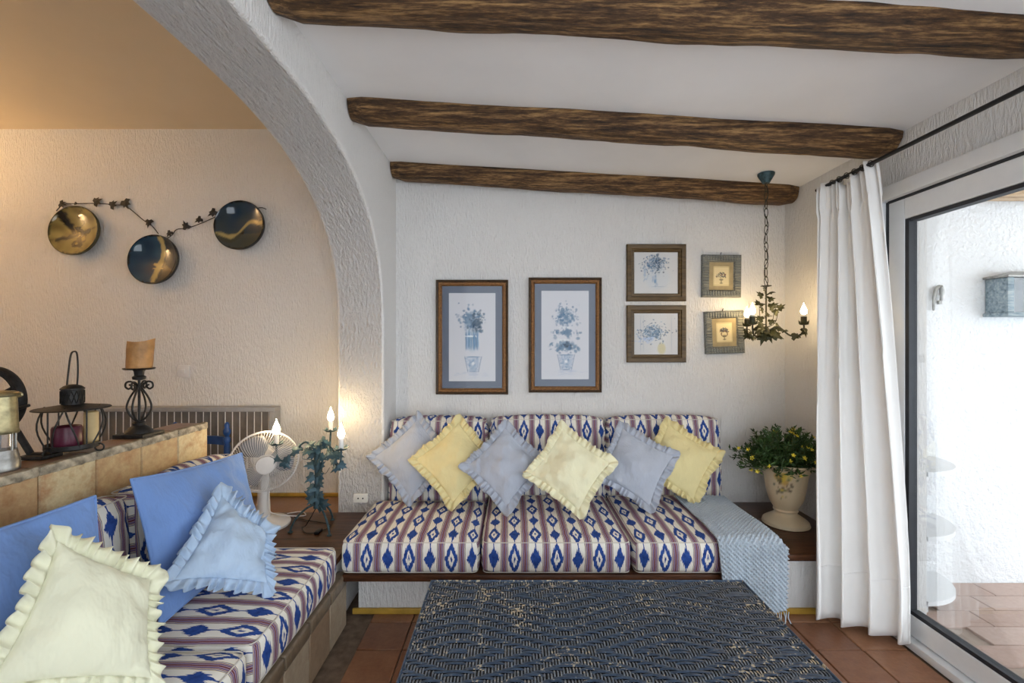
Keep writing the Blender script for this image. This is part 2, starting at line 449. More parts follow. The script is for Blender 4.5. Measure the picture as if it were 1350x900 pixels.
mk('front_masonry', B(-1.04, -.83, 2.12, 2.69, .001, CZ-.031), WALL, cs)
mk('shelf_top', B(-1.70, -.815, 2.10, 2.695, CZ-.03, CZ, bev=.004), DARKWOOD, cs)
mk('back_tile', B(-1.70, -1.04, 2.697, YB-.002, CZ-.03, CZ-.002, bev=.003), TOPT, cs)
tr = struct(mk('trim_1', B(-1.745, -1.038, YB-.016, YB-.001, CZ, CZ+.022, bev=.003), GOLD), 'yellow glazed trim along the side room wall')

# sliding door
d = struct(thing('door_1', 'white framed sliding glass door to the terrace', 'door')); del d['category']
bm = B(1.745, 1.86, 2.172, 2.249, 0, 2.074, bev=.004); box(bm, 1.745, 1.86, -.74, 2.172, 2.010, 2.074, bev=.004); box(bm, 1.745, 1.86, -.74, 2.172, 0, .035, bev=.004)
box(bm, 1.745, 1.86, -.749, -.70, 0, 2.074, bev=.004)
mk('outer_frame', bm, PVC, d)
mk('rail_groove', B(1.785, 1.84, 2.150, 2.172, .036, 2.010), GASKET, d)
mk('rail_groove', B(1.775, 1.84, -.70, 2.15, 2.0, 2.010), GASKET, d)
def sash(y0, y1, x, hd):
    s = mk('sash_frame', B(x, x+.045, y1-.085, y1, .042, 1.999, bev=.005), PVC, d)
    bm = bmesh.new(); bm.from_mesh(s.data)
    box(bm, x, x+.045, y0, y0+.085, .042, 1.999, bev=.005)
    box(bm, x, x+.045, y0+.085, y1-.085, .042, .132, bev=.005); box(bm, x, x+.045, y0+.085, y1-.085, 1.905, 1.999, bev=.005)
    bm.to_mesh(s.data); bm.free()
    bm = B(x+.004, x+.041, y1-.105, y1-.085, .133, 1.904); box(bm, x+.004, x+.041, y0+.085, y0+.10, .133, 1.904)
    box(bm, x+.004, x+.041, y0+.1, y1-.112, .133, .150); box(bm, x+.004, x+.041, y0+.1, y1-.112, 1.888, 1.904)
    mk('gasket', bm, GASKET, s)
    mk('glass_pane', B(x+.018, x+.026, y0+.1, y1-.105, .150, 1.888), GLASS, s)
    if hd:
        bm = B(x-.008, x, y1-.062, y1-.022, .99, 1.075, bev=.003); box(bm, x-.030, x-.008, y1-.05, y1-.034, 1.0, 1.06, bev=.005)
        mk('handle', bm, PVC, s)
sash(.70, 2.148, 1.778, True); sash(-.69, .74, 1.826, False)

# terrace
YT = 2.55
TZ = 0
struct(mk('wall_terrace', B(XO, 4.2, YT, YB-.001, -.1, 2.9), TERR), 'bright white textured terrace wall')
tf = struct(mk('floor_terrace', B(XO+.001, 4.2, -1.6, YT, -.1, -.011), TGROUT), 'pale terracotta terrace floor')
tq = mk('tile', B(-.139, .139, -.0635, .0635, -.012, 0, bev=.002, seg=1), TTILE, tf); u = False
for j in range(12):
    for i in range(-2, 7):
        x = 2.29+.284*i+(.142 if j % 2 else 0)+.142; y = 2.55-.131*j-.066
        if x < XO-.02 or x > 4.0: continue
        if not u: tq.location = (x, y, 0); u = True
        else: inst(tq, tf, (x, y, 0))
tc = struct(mk('ceiling_terrace', B(XO, 4.2, -.4, YT, 2.205, 2.30), TERRWOOD), 'pale boarded terrace roof')
for i in range(10):
    mk('board', B(XO+.005+.205*i, XO+.202+.205*i, -.4, YT-.002, 2.190, 2.205, bev=.003), TERRWOOD, tc)
tag(mk('terrace_beam', B(XO+.002, 4.2, 2.36, 2.46, 2.105, 2.189, bev=.01), TERRWOOD), 'pale wooden beam under the terrace roof', 'beam')

# ------------------------------------------------------------------ cushions
def rbox(sx, sy, sz, r, crown=.0, nx=16, ny=16, nz=8, sag=0):
    bm = bmesh.new(); hx, hy, hz = sx/2, sy/2, sz/2
    uvl = bm.loops.layers.uv.new('UVMap')
    def shape(p):
        c = Vector((max(-hx+r, min(hx-r, p.x)), max(-hy+r, min(hy-r, p.y)), max(-hz+r, min(hz-r, p.z))))
        d = p-c; q = c+d.normalized()*r if d.length > 1e-9 else p.copy()
        a, b, g = q.x/hx, q.y/hy, q.z/hz
        q.z += crown*(1-a*a)*(1-b*b)*(1 if g > 0 else 0)*max(0, g)
        q.y += -crown*.8*(1-a*a)*(1-g*g)*(1 if b < 0 else -1)*abs(b)
        q.x += crown*.5*(1-b*b)*(1-g*g)*a
        q += Vector((.003*noise.noise(q*8), .003*noise.noise(q*8+Vector((5, 5, 5))), .004*noise.noise(q*7+Vector((9, 2, 4)))))
        return q
    for ax, sg in ((2, 1), (2, -1), (1, -1), (1, 1), (0, 1), (0, -1)):
        o = [a for a in (0, 1, 2) if a != ax]; hs = (hx, hy, hz); ns_ = (nx, ny, nz)
        n0, n1 = ns_[o[0]], ns_[o[1]]; g = {}
        def ev(k, n): # denser near ends
            t = -1+2*k/n
            return t
        raw = {}
        for i in range(n0+1):
            for j in range(n1+1):
                p = Vector((0, 0, 0)); p[ax] = sg*hs[ax]; p[o[0]] = ev(i, n0)*hs[o[0]]; p[o[1]] = ev(j, n1)*hs[o[1]]
                g[i, j] = bm.verts.new(shape(p)); raw[g[i, j]] = p
        for i in range(n0):
            for j in range(n1):
                vs = [g[i, j], g[i+1, j], g[i+1, j+1], g[i, j+1]]
                if (ax == 1) == (sg > 0): vs = vs[::-1] if False else vs
                f = bm.faces.new(vs)
                for lp in f.loops:
                    p = raw[lp.vert]
                    if ax == 2: uv = (p.x, p.y)
                    elif ax == 1: uv = (p.x, sg*(hy+(hz-p.z)))
                    else: uv = (p.x+sg*(hz-p.z), p.y)
                    lp[uvl].uv = (uv[0]+5*.196, uv[1]+5.0)
    bmesh.ops.remove_doubles(bm, verts=bm.verts, dist=1e-5)
    return bm
def cushion(name, label, cat, size, loc, rz=0, rx=0, r=.03, crown=.015, group=None, pipe=True, du=0):
    sx, sy, sz = size
    o = thing(name, label, cat, loc, rz, group); o.rotation_euler = (rx, 0, rz)
    bm = rbox(sx, sy, sz, r, crown)
    uvl = bm.loops.layers.uv.active
    for f in bm.faces:
        for lp in f.loops: lp[uvl].uv.x += du; lp[uvl].uv.y += (sy/2+min(sz, .15)/2)+.15-5.0+3.0
    body = mk('cover', bm, IKAT, o); body.location = (0, 0, sz/2)
    if pipe:
        for z in (sz-.006, .006):
            hx, hy = sx/2-.008, sy/2-.008; rr = .025; pts = []
            for cx, cy, a0 in ((hx-rr, hy-rr, 0), (-hx+rr, hy-rr, 90), (-hx+rr, -hy+rr, 180), (hx-rr, -hy+rr, 270)):
                for k in range(5):
                    a = math.radians(a0+k*22.5); pts.append((cx+rr*math.cos(a), cy+rr*math.sin(a), z))
            mk('piping', tube(bmesh.new(), pts, .0022, 6, closed=True), PIPE, o)
    return o
SZ, ST = .266, .150          # cushion underside, thickness
G1 = 'striped seat cushions on the back bench'
for x0, x1, lab in ((-.805, -.152, 'blue and cream ikat striped seat cushion at the arch end of the sofa'),
                    (-.146, .562, 'middle ikat striped seat cushion of the sofa behind the wicker table'),
                    (.568, 1.245, 'ikat striped seat cushion partly under the pale blue knitted throw')):
    y0 = 2.118; y1 = 2.79 if x0 > -.5 else 2.69
    cushion('seat_cushion', lab, 'cushion', (x1-x0-.004, y1-y0, ST), ((x0+x1)/2, (y0+y1)/2, SZ), group=G1, du=.049)
G2 = 'striped back cushions on the back bench'
for x0, x1, lab in ((-.752, -.150, 'ikat striped back cushion nearest the arch behind the grey-blue pillow'),
                    (-.144, .586, 'middle ikat striped back cushion below the two tall pictures'),
                    (.592, 1.305, 'ikat striped back cushion at the flower urn end of the sofa')):
    cushion('back_cushion', lab, 'cushion', (x1-x0-.004, .14+(.07 if x0 < -.5 else 0), .600), ((x0+x1)/2, 2.868-(.033 if x0 < -.5 else 0), .267), rx=-.055, group=G2, r=.045, crown=.02, pipe=True)
G3 = 'striped cushions on the left bench'
for y0, y1, lab, dx in ((.70, 1.392, 'ikat striped seat cushion on the left bench under the cream pillow', -.004), (1.405, 2.088, 'ikat striped seat cushion on the left bench under the pale blue ruffled pillow', 0)):
    cushion('seat_cushion', lab, 'cushion', (y1-y0, .672, ST+.005), (-1.132+dx, (y0+y1)/2, BT+.003), rz=PI/2, group=G3, du=.03)
for y0, y1, lab in ((.72, 1.605, 'ikat striped back cushion between the two plain blue pillows'), (1.612, 2.19, 'ikat striped back cushion mostly hidden behind the large blue pillow')):
    cushion('back_cushion', lab, 'cushion', (y1-y0, .115, .395), (-1.378, (y0+y1)/2, .420), rz=PI/2, rx=-.03, group=G3, r=.05, crown=.02)

# ------------------------------------------------------------------ pillows
def pillow(name, label, cs_, T, m, ruffle=0, group=None, seed=0, piping=False, pinch=.10, wr=.010):
    TL, TR, BR, BL = [Vector(c) for c in cs_]
    cen = (TL+TR+BR+BL)/4
    if ruffle:
        sh = 1-ruffle*1.5/((TR-TL).length+(BL-TL).length)*2
        TL, TR, BR, BL = [cen+(c-cen)*sh for c in (TL, TR, BR, BL)]
    root = thing(name, label, 'pillow', cen, 0, group)
    TL, TR, BR, BL = [c-cen for c in (TL, TR, BR, BL)]
    nrm = (TR-BL).cross(TL-BR).normalized()
    if nrm.dot(Vector((0, 0, H))-cen) < 0: nrm = -nrm
    N = 30
    def pt(s, t):
        s2 = s*(1-pinch*(1-t*t)*abs(s)**2); t2 = t*(1-pinch*(1-s*s)*abs(t)**2)
        a, b = (s2+1)/2, (t2+1)/2
        return (BL*(1-a)+BR*a)*(1-b)+(TL*(1-a)+TR*a)*b
    bm = bmesh.new(); rows = []
    for sg in (1, -1):
        g = {}
        for i in range(N+1):
            for j in range(N+1):
                s = -math.cos(PI*i/N); t = -math.cos(PI*j/N)
                e = (1-s*s)*(1-t*t); p = pt(s, t)
                h = T*e**.5*(1-.22*(1-e))
                q = (p*11+Vector((seed, seed*2, 0)))
                h += (noise.noise(q)*wr*1.6+noise.noise(q*2.6)*wr*.8)*min(1, e*6)
                # creases running in from the corners
                h -= wr*.9*max(0, math.sin((s*t)*16+seed))*min(1, e*5)*(1-e)
                g[i, j] = bm.verts.new(p+nrm*sg*h)
        for i in range(N):
            for j in range(N): bm.faces.new((g[i, j], g[i+1, j], g[i+1, j+1], g[i, j+1]))
    bmesh.ops.remove_doubles(bm, verts=bm.verts, dist=1e-5)
    mk('body', bm, m, root)
    M = 400
    ring = []
    for k in range(M):
        f = k/M*4; sd = int(f); x = -1+2*(f-sd)
        s, t = ((x, 1), (1, -x), (-x, -1), (-1, x))[sd]
        ring.append((s, t))
    if ruffle:
        bm = bmesh.new(); rg = []
        for j in range(5):
            w_ = j/4; row = []
            for k, (s, t) in enumerate(ring):
                p = pt(s, t)
                d = ((TR-TL).normalized()*s*abs(s)**6+(TL-BL).normalized()*t*abs(t)**6)
                if d.length > 1: d = d*min(1, 1.18/d.length)
                ph = k/M*2*PI*40+4.5*noise.noise((k*.066, seed, 0))+seed
                am = ruffle*.34*(1+1.1*noise.noise((k*.066, seed+4, 1)))
                wid = ruffle*(1+.40*noise.noise((k*.05, seed+8, 2)))
                lat = (Vector(pt(*ring[(k+1) % M]))-Vector(pt(*ring[k-1]))).normalized()
                row.append(bm.verts.new(p+d*wid*(w_*1.0-.06)+nrm*(am*math.sin(ph)*w_**.8+ruffle*.25*w_)+lat*am*.22*math.cos(ph)*w_))
            rg.append(row)
        for A, Q in zip(rg, rg[1:]):
            for k in range(M): bm.faces.new((A[k], A[(k+1) % M], Q[(k+1) % M], Q[k]))
        o = mk('ruffle', bm, m, root)
        sm = o.modifiers.new('thick', 'SOLIDIFY'); sm.thickness = .0022
    elif piping:
        mk('piping', tube(bmesh.new(), [pt(s, t) for s, t in ring[::2]], .005, 6, closed=True), m, root)
    return root
def quad(cx, D, size, rot, tilt=28, yaw=0, zmin=.436):
    r = math.radians(rot); M_ = Matrix.Rotation(math.radians(yaw), 3, 'Z') @ Matrix.Rotation(-math.radians(tilt), 3, 'X'); out = []
    for s, t in ((-1, 1), (1, 1), (1, -1), (-1, -1)):
        x, z = s*size/2, t*size/2
        out.append(M_ @ Vector((x*math.cos(r)-z*math.sin(r), 0, x*math.sin(r)+z*math.cos(r))))
    c = Vector(((cx-675)*D/F, D, zmin-min(p.z for p in out)*.95))
    return [c+p for p in out]
G4 = 'ruffled pillows along the sofa'
pl = [(546, 2.665, .385, 43, 24, 4, GREYBLUE, 'grey-blue ruffled pillow at the arch end of the row'),
      (601, 2.605, .385, 42, 27, 4, PALEYEL, 'yellow ruffled pillow second from the arch, before the grey-blue one'),
      (667, 2.545, .370, 45, 27, 4, GREYBLUE, 'crumpled grey-blue ruffled pillow between two yellow pillows'),
      (752, 2.480, .375, 53, 27, 0, PALEYEL2, 'pale yellow ruffled pillow in the middle, in front of both neighbours'),
      (838, 2.560, .375, 60, 27, -5, GREYBLUE, 'grey-blue ruffled pillow just right of the middle yellow pillow'),
      (897, 2.640, .375, 57, 25, -5, PALEYEL, 'golden yellow ruffled pillow beside the knitted throw')]
for i, (cx, D, s, rot, ti, yw, m, lab) in enumerate(pl):
    pillow('ruffled_pillow', lab, quad(cx, D, s, rot, ti, yw), .046, m, .040, G4, seed=i*3.7+1, wr=.013 if i in (2, 3) else .008)
pillow('plain_pillow', 'large plain blue pillow leaning behind the pale blue ruffled pillow', [(-1.255, 1.50, .895), (-1.255, 2.11, .832), (-1.13, 2.08, .432), (-1.14, 1.475, .432)], .062, MIDBLUE, 0, 'plain blue pillows', 21, True, .05)
pillow('plain_pillow', 'large plain blue pillow behind the cream ruffled pillow at the photo edge', [(-1.275, .72, .92), (-1.250, 1.364, .886), (-1.165, 1.345, .432), (-1.17, .73, .432)], .060, MIDBLUE, 0, 'plain blue pillows', 33, True, .05)
pillow('ruffled_pillow', 'pale blue ruffled pillow tilted against the plain blue pillow', [P(289, 637, 1.76), P(360, 697, 1.82), P(364, 781, 1.68), P(204, 779, 1.43)], .058, SKYBLUE, .045, 'ruffled pillows on the left bench', 41, wr=.012)
pillow('ruffled_pillow', 'cream ruffled pillow leaning on the left bench in the foreground', [P(66, 690, 1.12), P(212, 754, 1.31), P(216, 910, 1.19), P(-60, 935, .90)], .06, CREAMY, .040, 'ruffled pillows on the left bench', 55, wr=.008)

# knitted throw
def throw():
    prof = [(2.66, .448), (2.50, .446), (2.30, .446), (2.17, .443)]
    for k in range(1, 7):
        a = PI/2*k/6; prof.append((2.135-.045*math.sin(a)*1.0, .443-.045*(1-math.cos(a))))
    prof += [(2.085, .35), (2.078, .25), (2.070, .12)]
    pts = spline([Vector((0, y, z)) for y, z in prof], 6)
    ln = [0]
    for a, b in zip(pts, pts[1:]): ln.append(ln[-1]+(b-a).length)
    nU, nV = 64, int(ln[-1]/.0055)
    bm = bmesh.new(); g = {}
    for j in range(nV+1):
        s = ln[-1]*j/nV; i0 = max(i for i in range(len(ln)) if ln[i] <= s+1e-9); i0 = min(i0, len(pts)-2)
        f = (s-ln[i0])/max(1e-9, ln[i0+1]-ln[i0]); c = pts[i0].lerp(pts[i0+1], f); tn = (pts[i0+1]-pts[i0]).normalized()
        nr = Vector((0, tn.z, -tn.y)); nr = nr if (nr.z > 0 or nr.y < 0) else -nr
        for i in range(nU+1):
            u_ = i/nU; xl = .955+.02*noise.noise((0, s*3, 1)); xr = 1.262+.012*noise.noise((3, s*3, 1))
            x = xl+(xr-xl)*u_
            wv = .0075*math.cos(2*PI*s/.022)*math.cos(2*PI*u_*14)+.002*math.cos(4*PI*u_*14)
            hang = max(0, (s-.60)/.4)
            d_ = wv+.010*noise.noise((x*8, s*4, 2))+hang*.012*math.sin(u_*11)
            dr = -.035*max(0, (u_-.86)/.14)**2 if s < .58 else 0
            g[i, j] = bm.verts.new(c+Vector((x, 0, dr))+nr*(d_+.004))
    for i in range(nU):
        for j in range(nV): bm.faces.new((g[i, j], g[i+1, j], g[i+1, j+1], g[i, j+1]))
    root = thing('knitted_throw', 'pale blue waffle knitted throw draped over the end of the sofa', 'throw', (0, 0, 0))
    o = mk('blanket', bm, KNIT, root); sm = o.modifiers.new('thick', 'SOLIDIFY'); sm.thickness = .006; sm.offset = 1
    bm = bmesh.new()
    for k in range(26):
        x = .965+.29*k/25; z = .125
        tube(bm, spline([(x, 2.062, z), (x+R.uniform(-.006, .006), 2.06, z-.025), (x+R.uniform(-.008, .008), 2.058, z-.05)], 3), .0022, 5)
    f = mk('fringe', bm, KNIT, root); f['kind'] = 'stuff'
throw()

# ------------------------------------------------------------------ wicker coffee table
TX0, TX1, TY0, TY1, TH = -.317, .896, .56, 1.763, .43
tbq = thing('coffee_table', 'square navy blue woven wicker coffee table with worn patches in the foreground', 'table', ((TX0+TX1)/2, (TY0+TY1)/2, 0))
ox, oy = (TX0+TX1)/2, (TY0+TY1)/2; hx, hy = (TX1-TX0)/2, (TY1-TY0)/2
mk('top_panel', B(-hx+.004, hx-.004, -hy+.004, hy-.004, TH-.05, TH-.007, bev=.006), DARKBASE, tbq)
mk('edge_band', tube(bmesh.new(), [(-hx+.006, -hy+.006, TH-.006), (hx-.006, -hy+.006, TH-.006), (hx-.006, hy-.006, TH-.006), (-hx+.006, hy-.006, TH-.006)], .006, 8, closed=True), WICK, tbq)
for sx in (-1, 1):
    for sy in (-1, 1): mk('leg', B(sx*(hx-.045)-.03, sx*(hx-.045)+.03, sy*(hy-.045)-.03, sy*(hy-.045)+.03, .001, TH-.05, bev=.008), WICK, tbq)
for y in (-hy+.03, hy-.03): mk('apron', B(-hx+.075, hx-.075, y-.012, y+.012, TH-.15, TH-.05, bev=.004), WICK, tbq)
for x in (-hx+.03, hx-.03): mk('apron', B(x-.012, x+.012, -hy+.075, hy-.075, TH-.15, TH-.05, bev=.004), WICK, tbq)
def weave():
    cx_, cy_ = .0092, .0115
    nx, ny = int(2*(hx-.008)/cx_), int(2*(hy-.008)/cy_)
    def tri(i, n): q = i % (2*n); return q if q < n else 2*n-1-q
    top = np.zeros((nx, ny), bool)
    for i in range(nx):
        for j in range(ny): top[i, j] = ((tri(i+20, 36)+3*tri(j+9, 26)) % 12) < 6      # True: weft (x) on top
    v, f = [], []
    def strip(cx0, cy0, L_, W_, horiz, h):
        b = len(v); n = 4
        for k in range(n+1):
            t = k/n; a = (t-.5)*L_; z = TH-.006+h*math.sin(PI*min(1, max(0, t)))**.6
            for q, dz in ((-.5, -.0022), (0, 0), (.5, -.0022)):
                if horiz: v.append((cx0+a, cy0+q*W_, z+dz))
                else: v.append((cx0+q*W_, cy0+a, z+dz))
        for k in range(n):
            for q in (0, 1): f.append((b+3*k+q, b+3*k+q+1, b+3*k+q+4, b+3*k+q+3))
    X0, Y0 = -hx+.008, -hy+.008; nweft = 0
    for j in range(ny):
        i = 0
        while i < nx:
            if top[i, j]:
                k = i
                while k < nx and top[k, j]: k += 1
                n = k-i
                strip(X0+(i+n/2)*cx_, Y0+(j+.5)*cy_, n*cx_*1.12, cy_*.95, True, .0045+R.uniform(-.0006, .0006)); i = k
            else: i += 1
    nweft = len(f)
    for i in range(nx):
        j = 0
        while j < ny:
            if not top[i, j]:
                k = j
                while k < ny and not top[i, k]: k += 1
                n = k-j
                strip(X0+(i+.5)*cx_+R.uniform(-.0008, .0008), Y0+(j+n/2)*cy_, n*cy_*1.12, cx_*.55, False, .0042+R.uniform(-.0008, .0008)); j = k
            else: j += 1
    me = bpy.data.meshes.new('woven_surface'); me.from_pydata(v, [], f); me.update()
    for p in me.polygons: p.use_smooth = True
    me.materials.append(WICK); me.materials.append(WICK2)
    for k in range(nweft, len(f)): me.polygons[k].material_index = 1
    o = bpy.data.objects.new('woven_surface', me); C.objects.link(o); o.parent = tbq; o['kind'] = 'stuff'
weave()

# ------------------------------------------------------------------ pictures
def strokes(base, ops, w_, h_, nx, ny):
    xs = np.linspace(-w_/2, w_/2, nx+1); zs_ = np.linspace(-h_/2, h_/2, ny+1); X, Z = np.meshgrid(xs, zs_, indexing='ij')
    im = np.ones(X.shape+(3,))*np.array(base)
    for (cx, cz, rx, rz, an, col, al) in ops:
        c, s = math.cos(an), math.sin(an); dx, dz = X-cx, Z-cz
        q = ((dx*c+dz*s)/rx)**2+((-dx*s+dz*c)/rz)**2
        a = np.clip(1.6-1.6*q, 0, 1)[..., None]*al
        im = im*(1-a)+np.array(col)*a
    return X, Z, im
def print_obj(parent, w_, h_, y, base, ops, name='print', res=.0032):
    nx, ny = int(w_/res), int(h_/res)
    X, Z, im = strokes(base, ops, w_, h_, nx, ny)
    v = [(float(X[i, j]), y, float(Z[i, j])) for i in range(nx+1) for j in range(ny+1)]
    f = [(i*(ny+1)+j, (i+1)*(ny+1)+j, (i+1)*(ny+1)+j+1, i*(ny+1)+j+1) for i in range(nx) for j in range(ny)]
    me = bpy.data.meshes.new(name); me.from_pydata(v, [], f); me.materials.append(PAPER)
    a = me.color_attributes.new('Col', 'FLOAT_COLOR', 'POINT')
    fl_ = np.ones((len(v), 4), 'f'); fl_[:, :3] = im.reshape(-1, 3); a.data.foreach_set('color', fl_.ravel())
    o = bpy.data.objects.new(name, me); C.objects.link(o); o.parent = parent
    return o
def frame_mesh(w_, h_, fw, prof, ribs=0):
    # profile (t across 0 outer..1 inner, y depth towards the room negative)
    bm = bmesh.new(); rings = []
    for t, y in prof:
        a, b = w_/2-fw*t, h_/2-fw*t
        rings.append([bm.verts.new(p) for p in ((-a, y, -b), (a, y, -b), (a, y, b), (-a, y, b))])
    for A, Q in zip(rings, rings[1:]):
        for k in range(4): bm.faces.new((A[k], A[(k+1) % 4], Q[(k+1) % 4], Q[k]))
    return bm
def picture(label, x0, y0, x1, y1, kind, ops, rot=0):
    D = YB-.012
    a, b = P(x0, y0, D), P(x1, y1, D)
    w_, h_ = b.x-a.x, a.z-b.z
    o = thing('framed_picture', label, 'picture', ((a.x+b.x)/2, YB-.002, (a.z+b.z)/2), 0, 'framed pictures above the sofa'); o.rotation_euler = (0, rot, 0)
    if kind == 'tall':
        fw = .040
        mk('frame', frame_mesh(w_, h_, fw, [(0, 0), (0, -.022), (.12, -.026), (.32, -.022), (.36, -.016)]), BFRAME, o, smooth=False)
        mk('gilt_moulding', frame_mesh(w_, h_, fw, [(.34, -.015), (.42, -.024), (.75, -.026), (.92, -.018), (1, -.008)]), GFRAME, o, smooth=False)
        mk('mount', B(-w_/2+fw-.002, w_/2-fw+.002, -.009, -.004, -h_/2+fw-.002, h_/2-fw+.002), MAT1, o)
        pw, ph = w_-2*fw-.086, h_-2*fw-.09
        print_obj(o, pw, ph, -.0096, (.66, .66, .69), ops(pw, ph))
    elif kind == 'square':
        fw = .052
        mk('frame', frame_mesh(w_, h_, fw, [(0, 0), (0, -.020), (.10, -.026), (.55, -.024), (.62, -.016), (.85, -.018), (1, -.006)]), OFRAME, o, smooth=False)
        print_obj(o, w_-2*fw+.003, h_-2*fw+.003, -.007, (.66, .65, .64), ops(w_-2*fw, h_-2*fw))
        pw, ph = w_-2*fw, h_-2*fw
    else:
        fw = .050
        fr = mk('frame', frame_mesh(w_, h_, fw, [(0, 0), (0, -.022), (.15, -.028), (.8, -.024), (1, -.010)]), GREYFRAME, o, smooth=False)
        bm = bmesh.new()
        for k in range(int(w_/.017)):
            x = -w_/2+.012+k*.017
            for s in (-1, 1): box(bm, x, x+.011, -.031, -.022, s*(h_/2-.024)-.019, s*(h_/2-.024)+.019, bev=.003, seg=1)
        for k in range(int((h_-.08)/.017)):
            z = -h_/2+.045+k*.017
            for s in (-1, 1): box(bm, s*(w_/2-.024)-.019, s*(w_/2-.024)+.019, -.031, -.022, z, z+.011, bev=.003, seg=1)
        mk('rib', bm, GREYFRAME, fr)
        mk('mount', B(-w_/2+fw-.002, w_/2-fw+.002, -.014, -.006, -h_/2+fw-.002, h_/2-fw+.002), TANMAT, o)
        pw, ph = w_-2*fw-.050, h_-2*fw-.050
        print_obj(o, pw, ph, -.0146, (.66, .56, .34), ops(pw, ph), res=.002)
        mk('nail', tube(bmesh.new(), [(0, -.001, h_/2), (0, -.004, h_/2+.012), (0, -.012, h_/2+.016)], .0025, 6), IRON, o)
    if kind != 'small':
        mk('glass', B(-w_/2+fw, w_/2-fw, -.0128, -.0118, -h_/2+fw, h_/2-fw), PGLASS, o)
    return o
def bl(r, dark=1): 
    k = r.random(); return ((.09+.25*k)*dark, (.22+.25*k)*dark, (.40+.22*k)*dark)
def topiary(seed, kind):
    def f(w_, h_):
        r = random.Random(seed); ops = []
        def blob(n, cx, cz, sx, sz, smin, smax, al=.8, tall=1.0, d=1):
            for _ in range(n):
                x = cx+r.gauss(0, sx); z = cz+r.gauss(0, sz); s = r.uniform(smin, smax)
                s *= 1.35; ops.append((x, z, s, s*tall*r.uniform(.5, 1.6), r.uniform(-.7, .7), bl(r, d*.7), r.uniform(.45, 1)*al))
        if kind == 0:
            ops.append((0, h_*.14, w_*.20, h_*.19, 0, (.50, .57, .66), .55)); blob(230, -.02*w_, h_*.20, w_*.105, h_*.065, .0035, .009)
            blob(90, w_*.09, h_*.17, w_*.07, h_*.055, .0035, .009, .95, 1, .5)
            ops.append((0, -.05*h_, w_*.15, h_*.14, 0, (.48, .56, .62), .7))
            for k in range(60):
                x = r.uniform(-.14, .14)*w_; ops.append((x, -.04*h_, .0028, h_*.12, r.uniform(-.1, .1), bl(r, r.uniform(.6, 1.2)), .7))
            for k in range(12): ops.append((r.gauss(0, w_*.07), .01*h_, .010, .005, r.uniform(-1, 1), (.74, .78, .80), .7))
        else:
            ops.append((0, h_*.20, w_*.22, h_*.11, 0, (.50, .56, .64), .6)); blob(260, 0, h_*.21, w_*.10, h_*.055, .003, .007, .8)
            blob(60, .02*w_, h_*.02, w_*.13, h_*.02, .004, .010, .8)
            blob(90, 0, -h_*.13, w_*.12, h_*.035, .004, .012, .85)
            blob(16, .03*w_, -h_*.12, w_*.05, h_*.03, .004, .010, .9, 1, .35)
            for z in (.085, -.055):
                for k in range(10): ops.append((r.gauss(0, w_*.08), z*h_, .010, .008, 0, (.70, .72, .73), .8))
        for k in range(24):
            t = k/23; ops.append((.02*w_, -h_*(.225+.165*t), w_*(.185-.065*t), .006, 0, (.50, .55, .63), .55))
        for sg in (-1, 1):
            for k in range(12): t = k/11; ops.append((.02*w_+sg*w_*(.18-.065*t), -h_*(.225+.165*t), .003, .006, 0, (.16, .24, .36), .8))
        ops.append((.02*w_, -h_*.225, w_*.19, .004, 0, (.14, .24, .38), .8)); ops.append((.02*w_, -h_*.392, w_*.12, .003, 0, (.14, .24, .38), .8))
        for k in range(110):
            t = r.random(); z = -h_*(.23+.15*t); hw = w_*(.17-.06*t)
            a = r.uniform(0, 2*PI); ops.append((r.uniform(-hw, hw)+.02*w_, z, .006, .0025, r.uniform(-1.5, 1.5), bl(r, .9), .55))
        ops.append((.02*w_, -.30*h_, .011, .011, 0, (.78, .79, .80), .9))
        for k in range(14): a = 2*PI*k/14; ops.append((.02*w_+.022*math.cos(a), -.30*h_+.022*math.sin(a), .009, .0022, a, bl(r), .7))
        for k in range(26): ops.append((r.gauss(.05*w_, w_*.2), -h_*.42+r.gauss(0, .01), .018, .003, r.uniform(-.2, .2), (.42, .48, .60), .4))
        return ops
    return f
